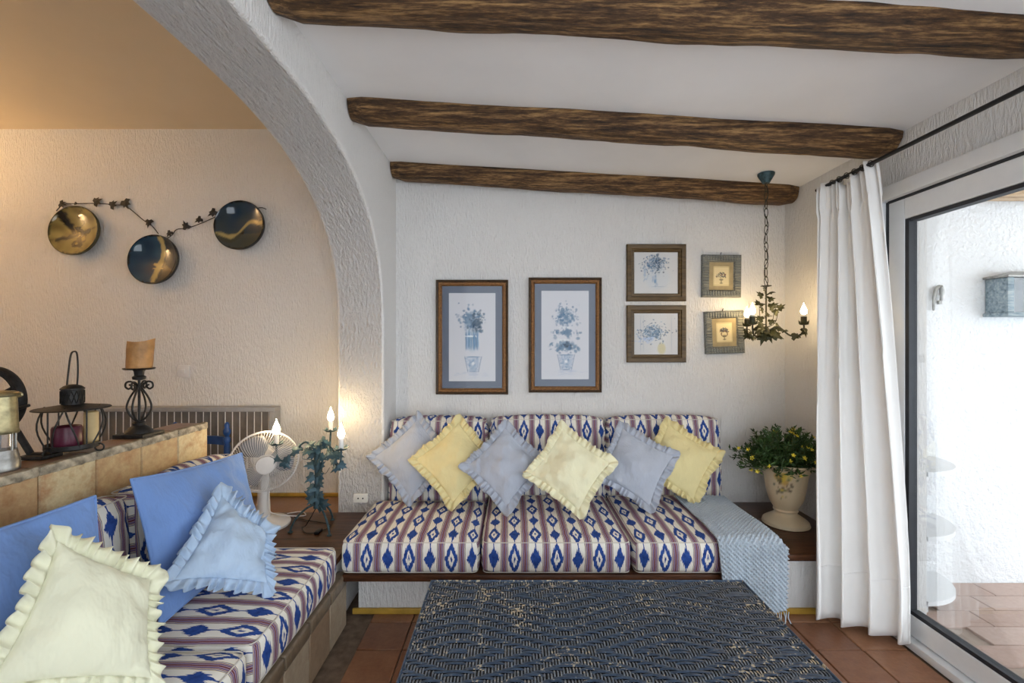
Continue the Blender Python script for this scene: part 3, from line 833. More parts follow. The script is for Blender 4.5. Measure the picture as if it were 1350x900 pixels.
def small_bunch(seed, kind):
    def f(w_, h_):
        r = random.Random(seed); ops = []
        if kind == 0:
            for _k in range(1): ops.append((-.02*w_, .22*h_, w_*.24, h_*.18, 0, (.46, .50, .58), .6))
            for k in range(160): ops.append((r.gauss(-.02*w_, w_*.13), h_*.22+r.gauss(0, h_*.10), r.uniform(.004, .009), r.uniform(.002, .005), r.uniform(0, 3), bl(r, r.uniform(.25, .8)), .75))
            ops.append((.05*w_, -.15*h_, w_*.33, h_*.34, 0, (.60, .63, .66), .8))
            for k in range(120): ops.append((r.gauss(-.02*w_, w_*.14), h_*.22+r.gauss(0, h_*.11), r.uniform(.003, .008), r.uniform(.003, .007), r.uniform(0, 3), bl(r, r.uniform(.2, .8)), .8))
            for k in range(40): ops.append((-w_*.25+r.gauss(0, w_*.03), r.uniform(-.2, .2)*h_, .003, .008, r.uniform(-.4, .4), bl(r), .4))
            for k in range(20): ops.append((r.gauss(-.02*w_, w_*.03), -h_*.18+r.gauss(0, h_*.07), .006, .012, 0, bl(r), .4))
            for z in (-.34, -.38): ops.append((.05*w_, z*h_, w_*.22, .0015, 0, (.3, .38, .46), .7))
        elif kind == 1:
            ops.append((.13*w_, -.36*h_, w_*.11, h_*.17, 0, (.60, .54, .33), .95))
            for x in (-.36, -.29, .36): ops.append((x*w_, 0, .002, h_*.5, 0, (.42, .46, .52), .7))
            ops.append((-.07*w_, .03*h_, w_*.24, h_*.15, 0, (.46, .52, .62), .6))
            for k in range(260): ops.append((r.gauss(-.07*w_, w_*.17), h_*.04+r.gauss(0, h_*.11), r.uniform(.003, .009), r.uniform(.002, .006), r.uniform(0, 3), bl(r, r.uniform(.25, .9)), .8))
            for k in range(40): ops.append((r.gauss(-.2*w_, w_*.1), -h_*.14+r.gauss(0, h_*.04), .012, .004, 0, (.45, .55, .72), .5))
        else:
            for k in range(80):
                a = r.uniform(0, PI); q = r.random()**.5*h_*(.28 if kind == 2 else .24)
                ops.append((math.cos(a)*q*(1.0), math.sin(a)*q*(1.0 if kind == 2 else .9)+(-.08 if kind == 2 else .02)*h_, r.uniform(.0025, .006), r.uniform(.002, .005), r.uniform(0, 3), r.choice([(.05, .06, .06), (.12, .13, .10), (.20, .10, .08), (.1, .12, .16)]), .8))
            if kind == 3:
                for k in range(30): a = r.uniform(0, 2*PI); ops.append((math.cos(a)*.02, math.sin(a)*.018-.01, .004, .004, 0, (.12, .06, .05), .8))
            ops.append((0, -.18*h_, .016, .008, 0, (.16, .14, .10), .8)); ops.append((0, -.30*h_, .004, .016, 0, (.16, .14, .10), .8)); ops.append((0, -.36*h_, .014, .004, 0, (.16, .14, .10), .8))
            # print border
            for s in (-1, 1):
                ops.append((s*w_*.46, 0, .0015, h_*3, 0, (.45, .36, .18), .8)); ops.append((0, s*h_*.46, w_*3, .0015, 0, (.45, .36, .18), .8))
        return ops
    return f
picture('tall gilt framed print of a blue potted bouquet on slate mount, nearest the arch', 575, 369, 670, 519.5, 'tall', topiary(3, 0))
picture('tall gilt framed print of a tiered blue topiary, right of the other tall picture', 697, 366, 793, 517, 'tall', topiary(8, 1))
picture('brown framed print of blue flowers in a white window, upper of the square pair', 826, 322, 904, 397, 'square', small_bunch(4, 0))
picture('brown framed print of blue flowers above a yellow box, lower of the square pair', 826, 402.5, 904, 477.5, 'square', small_bunch(6, 1))
picture('small ribbed grey framed flower print, upper one beside the chandelier', 925, 336, 976, 392, 'small', small_bunch(11, 2), math.radians(.6))
picture('small ribbed grey framed bouquet print hanging crooked behind the chandelier candles', 929, 410, 980, 466, 'small', small_bunch(13, 3), math.radians(-2))

# ------------------------------------------------------------------ ivy leaf
def leaf_mesh(m, s=1.0):
    me = bpy.data.meshes.new('leaf'); pts = [(0, 0, 0), (.24, -.14, -.02), (.52, .06, -.10), (.30, .32, -.04), (.36, .62, -.10), (.14, .58, -.02), (0, 1.0, -.06)]
    v = [Vector(p) for p in pts]; L_ = [Vector((-p.x, p.y, p.z)) for p in v[1:-1]]
    allv = v+L_; mid = Vector((0, .4, .05)); allv.append(mid); n = len(v)
    ring = list(range(n))+list(range(n+len(L_)-1, n-1, -1))
    fs = [(ring[i], ring[(i+1) % len(ring)], len(allv)-1) for i in range(len(ring))]
    me.from_pydata([tuple(p*s) for p in allv], [], fs); me.materials.append(m); return me
LB, LO = leaf_mesh(LEAFM), leaf_mesh(OLIVELEAF)
def leaf(parent, pos, d, up, size, me):
    d = Vector(d).normalized(); up = Vector(up); n = (up-d*up.dot(d)).normalized(); x = d.cross(n)
    M_ = Matrix(((x.x, d.x, n.x, 0), (x.y, d.y, n.y, 0), (x.z, d.z, n.z, 0), (0, 0, 0, 1)))
    o = bpy.data.objects.new('leaf', me); C.objects.link(o); o.parent = parent
    o.matrix_local = Matrix.Translation(Vector(pos)) @ M_ @ Matrix.Scale(size, 4)
    return o
def rdir(r, up=.3): return Vector((r.uniform(-1, 1), r.uniform(-1, .4), r.uniform(-1, 1)+up)).normalized()
def bulb(parent, p, h=.062, r=.0165):
    bm = lathe(bmesh.new(), [(.006, 0), (r*.85, h*.12), (r, h*.28), (r*.8, h*.5), (r*.42, h*.75), (.0022, h*.93), (.0006, h*1.05)], 14, p)
    return mk('bulb', bm, BULBM, parent)

# chandelier
def chandelier():
    r = random.Random(5); D = 2.65; X = (1010-675)*D/F
    o = thing('chandelier', 'ivy leaf iron chandelier with three lit candle bulbs hanging by a chain', 'chandelier', (X, D, 0)); zt = zc(X)
    def z(py): return H-(py-450)*D/F
    mk('ceiling_rose', lathe(bmesh.new(), [(.046, zt-.001), (.045, zt-.012), (.026, zt-.045), (.020, zt-.056), (.0, zt-.057)], 24), GREENIRON, o)
    zl0, zl1 = zt-.056, z(376)
    nl = 12; st = (zl0-zl1)/nl
    for k in range(nl):
        zz = zl0-(k+.5)*st; ph = k*PI/2+.5
        pts = [(.0105*math.cos(t)*math.cos(ph), .0105*math.cos(t)*math.sin(ph), zz+st*.58*math.sin(t)) for t in [2*PI*i/12 for i in range(12)]]
        mk('chain_link', tube(bmesh.new(), pts, .0022, 5, closed=True), OLIVE, o)
    mk('cable', tube(bmesh.new(), spline([(.012*math.sin(k*1.7), .012*math.cos(k*1.7), zl0-(zl0-zl1)*k/12) for k in range(13)], 3), .002, 5), BLACK, o)
    zh = z(436)
    mk('stem', lathe(bmesh.new(), [(0, zl1), (.028, zl1-.002), (.030, zl1-.005), (.006, zl1-.010), (.0045, zl1-.02), (.0045, zh+.03), (.018, zh+.01), (.024, zh-.01), (.012, zh-.035), (0, zh-.045)], 16), OLIVE, o)
    for a in (-30, 95, 220):
        c, s = math.cos(math.radians(a)), math.sin(math.radians(a)); RA = .185
        ap = spline([(.012*c, .012*s, zh), (.06*c, .06*s, zh+.022), (.12*c, .12*s, zh-.028), (.17*c, .17*s, zh-.022), (RA*c, RA*s, zh+.012), (RA*c, RA*s, zh+.03)], 5)
        arm = mk('arm', tube(bmesh.new(), ap, .0048, 7), OLIVE, o)
        zz = zh+.03
        mk('drip_cup', lathe(bmesh.new(), [(.006, zz), (.020, zz+.003), (.026, zz+.014), (.024, zz+.014), (.018, zz+.006), (0, zz+.006)], 14, (RA*c, RA*s, 0)), OLIVE, arm)
        for k in range(6):
            t = 2*PI*k/6; q = Vector((RA*c+.022*math.cos(t), RA*s+.022*math.sin(t), zz+.006)); leaf(arm, q, (math.cos(t)*.35, math.sin(t)*.35, 1), (math.cos(t), math.sin(t), 0), .026, LO)
        mk('candle_sleeve', lathe(bmesh.new(), [(.0155, zz+.007), (.0155, zz+.048), (.0, zz+.048)], 14, (RA*c, RA*s, 0)), OLIVE, arm)
        mk('candle_collar', lathe(bmesh.new(), [(.0135, zz+.048), (.0135, zz+.060), (0, zz+.060)], 14, (RA*c, RA*s, 0)), IVORY, arm)
        bulb(arm, (RA*c, RA*s, zz+.060))
        for k in range(9):
            q = ap[min(len(ap)-1, 4+k*2)]; leaf(o, q+Vector((r.uniform(-.01, .01), r.uniform(-.01, .01), r.uniform(-.012, .014))), (c*r.uniform(-.5, 1)+r.uniform(-.7, .7), s+r.uniform(-.8, .6), r.uniform(-.9, .4)), (r.uniform(-.5, .5), -1, .6), r.uniform(.036, .058), LO)
    # climbing tendrils
    for k in range(5):
        a = k*2*PI/5+.4; c, s = math.cos(a), math.sin(a); hh = r.uniform(.07, .17)
        mk('tendril', tube(bmesh.new(), spline([(.01*c, .01*s, zh+.02), (.05*c, .05*s, zh+.05), (.065*c, .065*s, zh+hh)], 5), .0018, 5), OLIVE, o)
        leaf(o, (.065*c, .065*s, zh+hh), (c*.7, s*.7-.3, .5), (0, -1, .3), .046, LO)
    for k in range(13):
        zz = zh+.05+k*.017; a = k*2.4; q = (.018*math.cos(a), .018*math.sin(a), zz)
        leaf(o, q, (math.cos(a)+.01, math.sin(a)-.4, r.uniform(-.3, .7)), (0, -1, .5), r.uniform(.040, .056), LO)
    for k in range(8):
        a = k*.9; leaf(o, (.02*math.cos(a), .02*math.sin(a)-.01, zh-.01), (math.cos(a)*.8, -.4+.5*math.sin(a), r.uniform(-1.1, -.3)), (0, -1, .2), r.uniform(.055, .085), LO)
chandelier()

# ivy table lamp
def ivy_lamp():
    r = random.Random(9); D = 2.45; X = (418-675)*D/F
    o = thing('ivy_lamp', 'blue-green iron ivy table lamp with three lit candle bulbs beside the fan', 'lamp', (X, D, CZ))
    zb = .125; zt_ = .405
    for a in (200, 320, 75):
        c, s = math.cos(math.radians(a)), math.sin(math.radians(a))
        g = mk('leg', tube(bmesh.new(), spline([(.008*c, .008*s, zb+.01), (.05*c, .05*s, zb-.005), (.10*c, .10*s, .075), (.125*c, .125*s, .03), (.13*c, .13*s, .006)], 6), .0055, 7), GREENIRON, o)
        mk('foot', lathe(bmesh.new(), [(.013, .0005), (.013, .006), (.006, .009), (0, .009)], 10, (.13*c, .13*s, 0)), GREENIRON, g)
    mk('column', tube(bmesh.new(), [(0, 0, zb-.01), (0, 0, zb+.04), (0, 0, .3), (0, 0, zt_), (0, 0, zt_+.03)], [.02, .014, .013, .018, .022], 10), GREENIRON, o)
    for a, RA, zu in ((183, .213, .0), (80, .13, .045), (-33, .205, -.002)):
        c, s = math.cos(math.radians(a)), math.sin(math.radians(a)); z0 = zt_+.02
        ap = spline([(.01*c, .01*s, z0), (.06*c, .06*s, z0+.045), (.12*c, .12*s, z0-.005), (.17*c, .17*s, z0-.055), (RA*.97*c, RA*.97*s, z0-.035), (RA*c, RA*s, z0+.03+zu)], 5)
        arm = mk('arm', tube(bmesh.new(), ap, .0052, 7), GREENIRON, o); zz = z0+.03+zu
        mk('drip_cup', lathe(bmesh.new(), [(.006, zz), (.026, zz+.002), (.036, zz+.010), (.034, zz+.011), (.022, zz+.005), (0, zz+.005)], 16, (RA*c, RA*s, 0)), GREENIRON, arm)
        for k in range(5):
            t = 2*PI*k/5; leaf(arm, (RA*c+.024*math.cos(t), RA*s+.024*math.sin(t), zz+.004), (math.cos(t), math.sin(t), .75), (-math.cos(t)*.6, -math.sin(t)*.6, 1), .032, LB)
        mk('candle_sleeve', lathe(bmesh.new(), [(.0125, zz+.005), (.0125, zz+.062), (0, zz+.062)], 14, (RA*c, RA*s, 0)), WHITEPL, arm)
        bulb(arm, (RA*c, RA*s, zz+.062), .074, .0185)
        for k in range(6):
            q = ap[min(len(ap)-3, 4+k*3)]; leaf(o, q+Vector((r.uniform(-.008, .008), r.uniform(-.012, .004), r.uniform(-.012, .016))), (r.uniform(-1, 1), r.uniform(-.7, .3), r.uniform(-.8, .6)), (r.uniform(-.4, .4), -1, .5), r.uniform(.044, .066), LB)
    for k in range(15):
        zz = zb+.01+k*.0195; a = k*2.0; leaf(o, (.014*math.cos(a), .014*math.sin(a)-.004, zz), (math.cos(a), -.45+.4*math.sin(a), r.uniform(-.8, .5)), (r.uniform(-.3, .3), -1, .4), r.uniform(.045, .062) if k > 1 else .085, LB)
    for k in range(6): leaf(o, (r.uniform(-.04, .04), r.uniform(-.03, .03), zt_+r.uniform(.02, .05)), (r.uniform(-1, 1), r.uniform(-.8, .2), r.uniform(-.1, .9)), (0, -1, .6), r.uniform(.05, .07), LB)
    for k in range(4):
        a = k*1.6; mk('tendril', tube(bmesh.new(), spline([(0, 0, .3+.03*k), (.03*math.cos(a), -.02, .32+.03*k), (.06*math.cos(a), -.04, .31+.04*k), (.07*math.cos(a)+.01, -.03, .34+.04*k)], 5), .0016, 5), GREENIRON, o)
    cb = mk('cord', tube(bmesh.new(), spline([(-.005, .01, .12), (-.05, -.02, .03), (-.09, .02, .004), (-.03, -.06, .004), (.03, -.04, .004), (.05, .05, .004), (-.10, .11, .004), (-.2, .16, .004)], 6), .0026, 5), BLACK, o)
    mk('switch', B(.015, .040, -.075, -.020, .001, .016, bev=.005), BLACK, cb)
ivy_lamp()

# ------------------------------------------------------------------ fan
def fan():
    D = 2.50; o = thing('table_fan', 'white oscillating table fan on the corner shelf', 'fan', (-1.365, 2.50, CZ))
    bm = lathe(bmesh.new(), [(.135, .0), (.137, .012), (.125, .024), (.06, .040), (.038, .050), (0, .05)], 40)
    mk('base', bm, WHITEPL, o)
    mk('post', lathe(bmesh.new(), [(.036, .045), (.033, .12), (.028, .21), (.030, .25), (0, .25)], 20), WHITEPL, o)
    hd = bpy.data.objects.new('head', None); hd.empty_display_size = .05; C.objects.link(hd); hd.parent = o
    hd.location = (.03, -.045, .362); hd.rotation_euler = (math.radians(8), 0, math.radians(33))
    RR = .166
    def ring(y, r, t, name, n=64):
        mk(name, tube(bmesh.new(), [(r*math.cos(2*PI*k/n), y, r*math.sin(2*PI*k/n)) for k in range(n)], t, 6, closed=True), WHITEPL, hd)
    ring(0, RR, .0055, 'cage_ring'); ring(.010, RR-.001, .004, 'cage_ring'); ring(-.045, .052, .003, 'cage_ring'); ring(.075, .06, .003, 'cage_ring')
    for sg, dep, r0, nm in ((-1, .052, .05, 'front_wires'), (1, .085, .058, 'rear_wires')):
        bm = bmesh.new(); n = 72
        for k in range(n):
            a = 2*PI*k/n; pts = []
            for i in range(8):
                t = i/7; rr = r0+(RR-r0)*t; tw = a+.35*(1-t)
                yy = sg*dep*math.sqrt(max(0, 1-t**3.0))
                pts.append((rr*math.cos(tw), yy, rr*math.sin(tw)))
            tube(bm, pts, .0011, 4)
        f = mk(nm, bm, WHITEPL, hd); f['kind'] = 'stuff'
    bm = lathe(bmesh.new(), [(0, 0), (.040, .001), (.048, .006), (.047, .010), (0, .011)], 32); bm.transform(Matrix.Translation((0, -.046, 0)) @ Matrix.Rotation(PI/2, 4, 'X'))
    mk('badge_disc', bm, WHITEPL, hd)
    bm = lathe(bmesh.new(), [(0, 0), (.05, .004), (.058, .03), (.055, .09), (.04, .12), (0, .125)], 28); bm.transform(Matrix.Translation((0, .06, 0)) @ Matrix.Rotation(-PI/2, 4, 'X'))
    mk('motor_housing', bm, WHITEPL, hd)
    BLM = bpy.data.materials.get('fan_blade') or pm('fan_blade', (.26, .27, .30), .25, var=.05)
    for k in range(3):
        bm = bmesh.new(); g = {}
        for i in range(9):
            for j in range(7):
                rr = .03+.118*i/8; wd = .55+.35*math.sin(PI*(i/8)**.8); a = 2*PI*k/3+(j/6-.5)*wd*1.6
                g[i, j] = bm.verts.new((rr*math.cos(a), .018+.030*(j/6-.5), rr*math.sin(a)))
        for i in range(8):
            for j in range(6): bm.faces.new((g[i, j], g[i+1, j], g[i+1, j+1], g[i, j+1]))
        b = mk('blade', bm, BLM, hd); b.modifiers.new('t', 'SOLIDIFY').thickness = .002
    mk('neck', tube(bmesh.new(), [(0, 0, .24), (.0, .01, .30), (-.012, .03, .345)], [.028, .022, .018], 12), WHITEPL, o)
    mk('cord', tube(bmesh.new(), spline([(.03, .0, .23), (.04, -.02, .1), (.06, .02, .055), (.12, .06, .030), (.17, .13, .005), (.12, .19, .005), (.05, .16, .005)], 6), .003, 6), WHITEPL, o)
fan()

# ------------------------------------------------------------------ plates and garland on the side room wall
def plate(label, px, py, fn, rot):
    p = P(px, py, YB-.03); r = .163
    bm = bmesh.new(); n, rings = 72, []
    prof = [(0, .010)]+[(r*k/30, .010+.040*(k/30)**2.2) for k in range(1, 28)]+[(r*.95, .046), (r*.985, .050), (r, .046), (r*.98, .028), (r*.6, .004), (r*.55, .003), (0, .003)]
    lathe(bm, prof, n)
    bm.transform(Matrix.Rotation(PI/2, 4, 'X'))
    o = mk('wall_plate', bm, PLATE); o.location = (p.x, YB-.002, p.z); o.rotation_euler = (math.radians(-5), 0, math.radians(rot))
    color_attr(o, lambda c: fn(c.x/r, c.z/r, math.hypot(c.x, c.z)/r))
    return tag(o, label, 'plate', 'glazed plates on the side room wall')
navy, olive, dk = (.012, .035, .075), (.30, .245, .085), (.012, .012, .012)
def lerp(a, b, t): t = max(0, min(1, t)); return tuple(x*(1-t)+y*t for x, y in zip(a, b))
def f1(x, z, r):
    if r > .95: return (.05, .045, .02)
    n_ = noise.noise((x*3, z*3, 1)); c = lerp(olive, (.16, .125, .04), .5+n_)
    d1 = abs(x+.25+.6*(z-.1)+.15*noise.noise((x*5, z*5, 4)))-.16*max(0, min(1, (z+.3)*1.4))*(1 if z > -.1 else 0)
    d2 = abs(x-.12-.25*noise.noise((z*4, x*3, 9)))-.13*(1 if -.65 < z < .2 else 0)*(1+noise.noise((x*7, z*7, 2)))
    d3 = abs(z+.08-.35*(x-.1))-.07*(1 if -.75 < x < .55 else 0)*(1+1.5*noise.noise((x*6, z*6, 7)))
    return lerp(dk, c, min(d1, d2, d3)*14+.4)
def f2(x, z, r):
    if r > .95: return dk
    c = lerp(navy, (.02, .07, .12), .5+noise.noise((x*2, z*2, 3))); cc = .15+.16*math.sin(z*2.4+.3)-.05*z
    if x > cc+.1: c = lerp(c, dk, .75)
    d_ = abs(x-cc)-.09-.07*noise.noise((z*4, 0, 1))-(.14 if -.35 < z < -.1 else 0)*max(0, noise.noise((x*5, z*9, 6))+.4)
    return lerp((.40, .32, .13), c, d_*18+.3) if d_ < .06 else c
def f3(x, z, r):
    if r > .95: return dk
    c = lerp(navy, (.03, .05, .06), .5+noise.noise((x*2+7, z*2, 3))); cc = -.12+.42*x+.16*math.sin(x*5)
    d_ = abs(z-cc)-.06-.08*noise.noise((x*4, 2, 1))
    if 0 < cc-z < .28 and x < .1: c = lerp(c, dk, .8)
    if z < -.3: c = lerp(c, (.07, .075, .05), .6)
    return lerp((.36, .29, .12), c, d_*16+.3) if d_ < .06 else c
plate('olive glazed wall plate with black brush marks, leftmost of three', 100, 305, f1, 0)
plate('blue glazed wall plate with a vertical olive streak, lowest of three', 204, 343, f2, 0)
plate('dark blue glazed wall plate with a slanting olive streak, nearest the arch', 317, 298, f3, 0)
def garland():
    r = random.Random(2)
    o = thing('ivy_garland', 'thin dark wire garland of metal ivy leaves strung between the wall plates', 'garland', (0, 0, 0))
    def q(x, y): p = P(40+x/4.09, 240+y/4.09, YB-.012); return p
    w1 = [q(*a) for a in ((140, 155), (180, 120), (250, 116), (365, 115), (450, 122), (518, 132), (610, 205), (655, 235), (690, 278))]
    w2 = [q(*a) for a in ((735, 305), (765, 285), (790, 255), (850, 247), (930, 218), (1003, 185))]
    w3 = [q(*a) for a in ((1225, 140), (1250, 138), (1272, 146))]
    for w_ in (w1, w2, w3): mk('wire', tube(bmesh.new(), spline(w_, 5), .0028, 6), IRON, o)
    me = leaf_mesh(IRON)
    for x, y, s in ((178, 120, .055), (250, 117, .025), (365, 102, .066), (450, 118, .062), (518, 120, .07), (640, 224, .056), (750, 280, .046), (838, 232, .056), (908, 205, .05), (982, 168, .062)):
        p = q(x, y); p.y -= .006; a = r.uniform(0, 2*PI); dv = Vector((math.cos(a), -.15, math.sin(a)))
        leaf(o, p-dv*s*.4, dv, (0, -1, .1), s, me)
garland()

# ------------------------------------------------------------------ side room things
sw = thing('light_switch', 'small ivory light switch on the side room wall', 'switch', P(243, 489, YB))
mk('plate', B(-.038, .038, -.012, -.001, -.038, .038, bev=.004), WHITEPL, sw); mk('rocker', B(-.014, .014, -.019, -.012, -.014, .014, bev=.003), WHITEPL, sw)
so = thing('power_socket', 'ivory power socket low on the arch pillar beside the sofa', 'socket', P(476, 656, 2.70))
mk('plate', B(-.042, .042, -.010, -.001, -.026, .026, bev=.003), IVORY, so)
for x in (-.014, .014): mk('hole', lathe(bmesh.new(), [(0, 0), (.0045, 0), (.0045, .002), (0, .002)], 10, (x, 0, 0)), BLACK, so)
for c in so.children:
    if c.name.startswith('hole'): c.rotation_euler = (PI/2, 0, 0); c.location = (0, -.010, 0)
kn = mk('knob', lathe(bmesh.new(), [(.012, 0), (.015, .006), (.013, .014), (0, .016)], 14), BLACK, mb)
kn.rotation_euler = (PI/2, 0, 0); kn.location = (1.335, 2.262, .17)
def radiator():
    x0, x1 = P(120, 0, 2.93).x, P(363, 0, 2.93).x; z1, z0 = P(0, 536, 2.93).z, P(0, 626, 2.93).z
    o = thing('wall_radiator', 'grey framed wall radiator with pale vertical ribs behind the tiled half wall', 'radiator', (x0, YB, z0)); W_, h_ = x1-x0, z1-z0
    mk('back_panel', B(.01, W_-.01, -.045, -.003, .01, h_-.01), RADB, o)
    bm = B(-.01, W_+.01, -.085, -.003, h_-.028, h_, bev=.004); box(bm, -.01, W_+.01, -.085, -.003, 0, .022, bev=.004); box(bm, -.01, .028, -.085, -.003, .022, h_-.028, bev=.003); box(bm, W_-.022, W_+.01, -.085, -.003, .022, h_-.028, bev=.003)
    mk('frame', bm, RADF, o)
    rib = mk('rib', B(-.0022, .0022, -.056, -.050, .022, h_-.03, bev=.001, seg=1), WHITEPL, o); n = 24
    for k in range(n):
        x = .07+(W_-.11)*k/(n-1)
        if k == 0: rib.location = (x, 0, 0)
        else: inst(rib, o, (x, 0, 0))
radiator()
def chair():
    o = thing('blue_chair', 'blue painted chair whose finial post shows behind the tiled half wall', 'chair', (-1.92, 2.66, 0))
    pr = [(.018, 0), (.018, .70), (.015, .72), (.021, .735), (.021, .75), (.012, .765), (.021, .785), (.022, .80), (.013, .82), (.016, .835), (.009, .85), (0, .855)]
    for x in (-.16, .16): mk('post', lathe(bmesh.new(), pr, 16, (x, .15, 0)), BLUEPAINT, o)
    for x in (-.16, .16): mk('leg', lathe(bmesh.new(), [(.018, 0), (.018, .43), (0, .44)], 12, (x, -.15, 0)), BLUEPAINT, o)
    mk('seat', B(-.18, .18, -.17, .17, .42, .45, bev=.01), BLUEPAINT, o)
    for z in (.60, .735):
        bm = bmesh.new(); pts = [(-.16+.32*k/12, .15+.045*math.sin(PI*k/12), z) for k in range(13)]
        for p in pts: pass
        v = []
        for p in pts: v.append([bm.verts.new((p[0], p[1]+a, p[2]+b)) for a, b in ((-.01, -.025), (.01, -.025), (.01, .025), (-.01, .025))])
        for A, Q in zip(v, v[1:]):
            for k in range(4): bm.faces.new((A[k], A[(k+1) % 4], Q[(k+1) % 4], Q[k]))
        bm.faces.new(v[0]); bm.faces.new(v[-1])
        mk('back_rail', bm, BLUEPAINT, o)
chair()
def basket():
    o = thing('wire_basket', 'pale wire basket rim just showing behind the tiled half wall', 'basket', (-1.94, 2.66, .45))
    n = 40
    for z, r in ((.375, .145), (.335, .142), (.01, .10)): mk('hoop', tube(bmesh.new(), [(r*math.cos(2*PI*k/n), r*.8*math.sin(2*PI*k/n)-.02, z) for k in range(n)], .003, 5, closed=True), STEEL, o)
    for k in range(20):
        a = 2*PI*k/20; mk('upright', tube(bmesh.new(), [(.10*math.cos(a), .08*math.sin(a)-.02, .005), (.145*math.cos(a), .116*math.sin(a)-.02, .375)], .002, 5), STEEL, o)
basket()
# wall sconce further left, out of the picture, lights the side room ceiling
sn = thing('wall_sconce', 'plaster uplighter bowl on the side room wall', 'sconce', (-4.39, 1.75, 1.80))
bm = lathe(bmesh.new(), [(.02, 0), (.10, .03), (.16, .10), (.18, .17), (.172, .17), (.15, .10), (.09, .04), (.0, .03)], 28); bm.transform(Matrix.Translation((.19, 0, 0)))
mk('bowl', bm, WALL, sn)
bm = lathe(bmesh.new(), [(0, .145), (.155, .145), (.155, .150), (0, .150)], 24); bm.transform(Matrix.Translation((.19, 0, 0)))
mk('lamp_disc', bm, SCONM, sn)
mk('arm', B(.001, .04, -.02, .02, .02, .12), WALL, sn)

# ------------------------------------------------------------------ things on the half wall
def candle_stand():
    D = 1.886; o = thing('candle_stand', 'black wrought iron scroll candle stand on the tiled half wall', 'candlestick', (-1.545, D, KZ+.001))
    mk('base', B(-.062, .062, -.058, .058, 0, .016, bev=.003), IRON, o)
    mk('foot', lathe(bmesh.new(), [(.050, .016), (.047, .024), (.030, .040), (.022, .046), (.024, .056), (.018, .062), (0, .062)], 20), IRON, o)
    mk('rod', tube(bmesh.new(), [(0, 0, .06), (0, 0, .235)], .0048, 8), IRON, o)
    for k in range(4):
        a = PI/4+k*PI/2-.6; c, s = math.cos(a), math.sin(a)
        pts = [(.006, .062), (.026, .078), (.045, .115), (.036, .155), (.010, .200), (.012, .212), (.030, .226), (.047, .222), (.050, .205), (.038, .196), (.028, .206), (.036, .214)]
        mk('scroll', tube(bmesh.new(), spline([(r_*c, r_*s, z) for r_, z in pts], 6), .0038, 6), IRON, o)
    mk('capital', lathe(bmesh.new(), [(.010, .232), (.022, .236), (.024, .246), (.016, .252), (.018, .268), (.022, .275), (0, .276)], 18), IRON, o)
    mk('drip_pan', lathe(bmesh.new(), [(0, .276), (.050, .276), (.056, .281), (.054, .283), (.0, .279)], 24), IRON, o)
    c = thing('pillar_candle', 'melted amber pillar candle on the wrought iron stand', 'candle', (-1.545, D, KZ+.281)); bm = bmesh.new(); n = 36; rg = []
    for j in range(14):
        t = j/13; z = .115*t
        row = []
        for k in range(n):
            a = 2*PI*k/n; top = 1+.05*math.sin(a+1.2)+.04*math.sin(a*2+.5)
            r_ = .044*(1+.04*noise.noise((math.cos(a)*2, math.sin(a)*2, z*30))+.05*t)
            row.append(bm.verts.new((r_*math.cos(a)+.009*t, r_*math.sin(a), z*(top if t > .6 else 1+(top-1)*t/.6))))
        rg.append(row)
    rin = [bm.verts.new((v.co.x*.84, v.co.y*.84, v.co.z-.004)) for v in rg[-1]]; rin2 = [bm.verts.new((v.co.x*.7, v.co.y*.7, .075)) for v in rg[-1]]
    rg += [rin, rin2]
    for A, Q in zip(rg, rg[1:]):
        for k in range(n): bm.faces.new((A[k], A[(k+1) % n], Q[(k+1) % n], Q[k]))
    bm.faces.new(rg[0]); bm.faces.new(rin2)
    mk('wax', bm, WAXO, c); mk('wick', tube(bmesh.new(), [(.005, 0, .074), (.006, 0, .092)], .0015, 5), BLACK, c)
candle_stand()
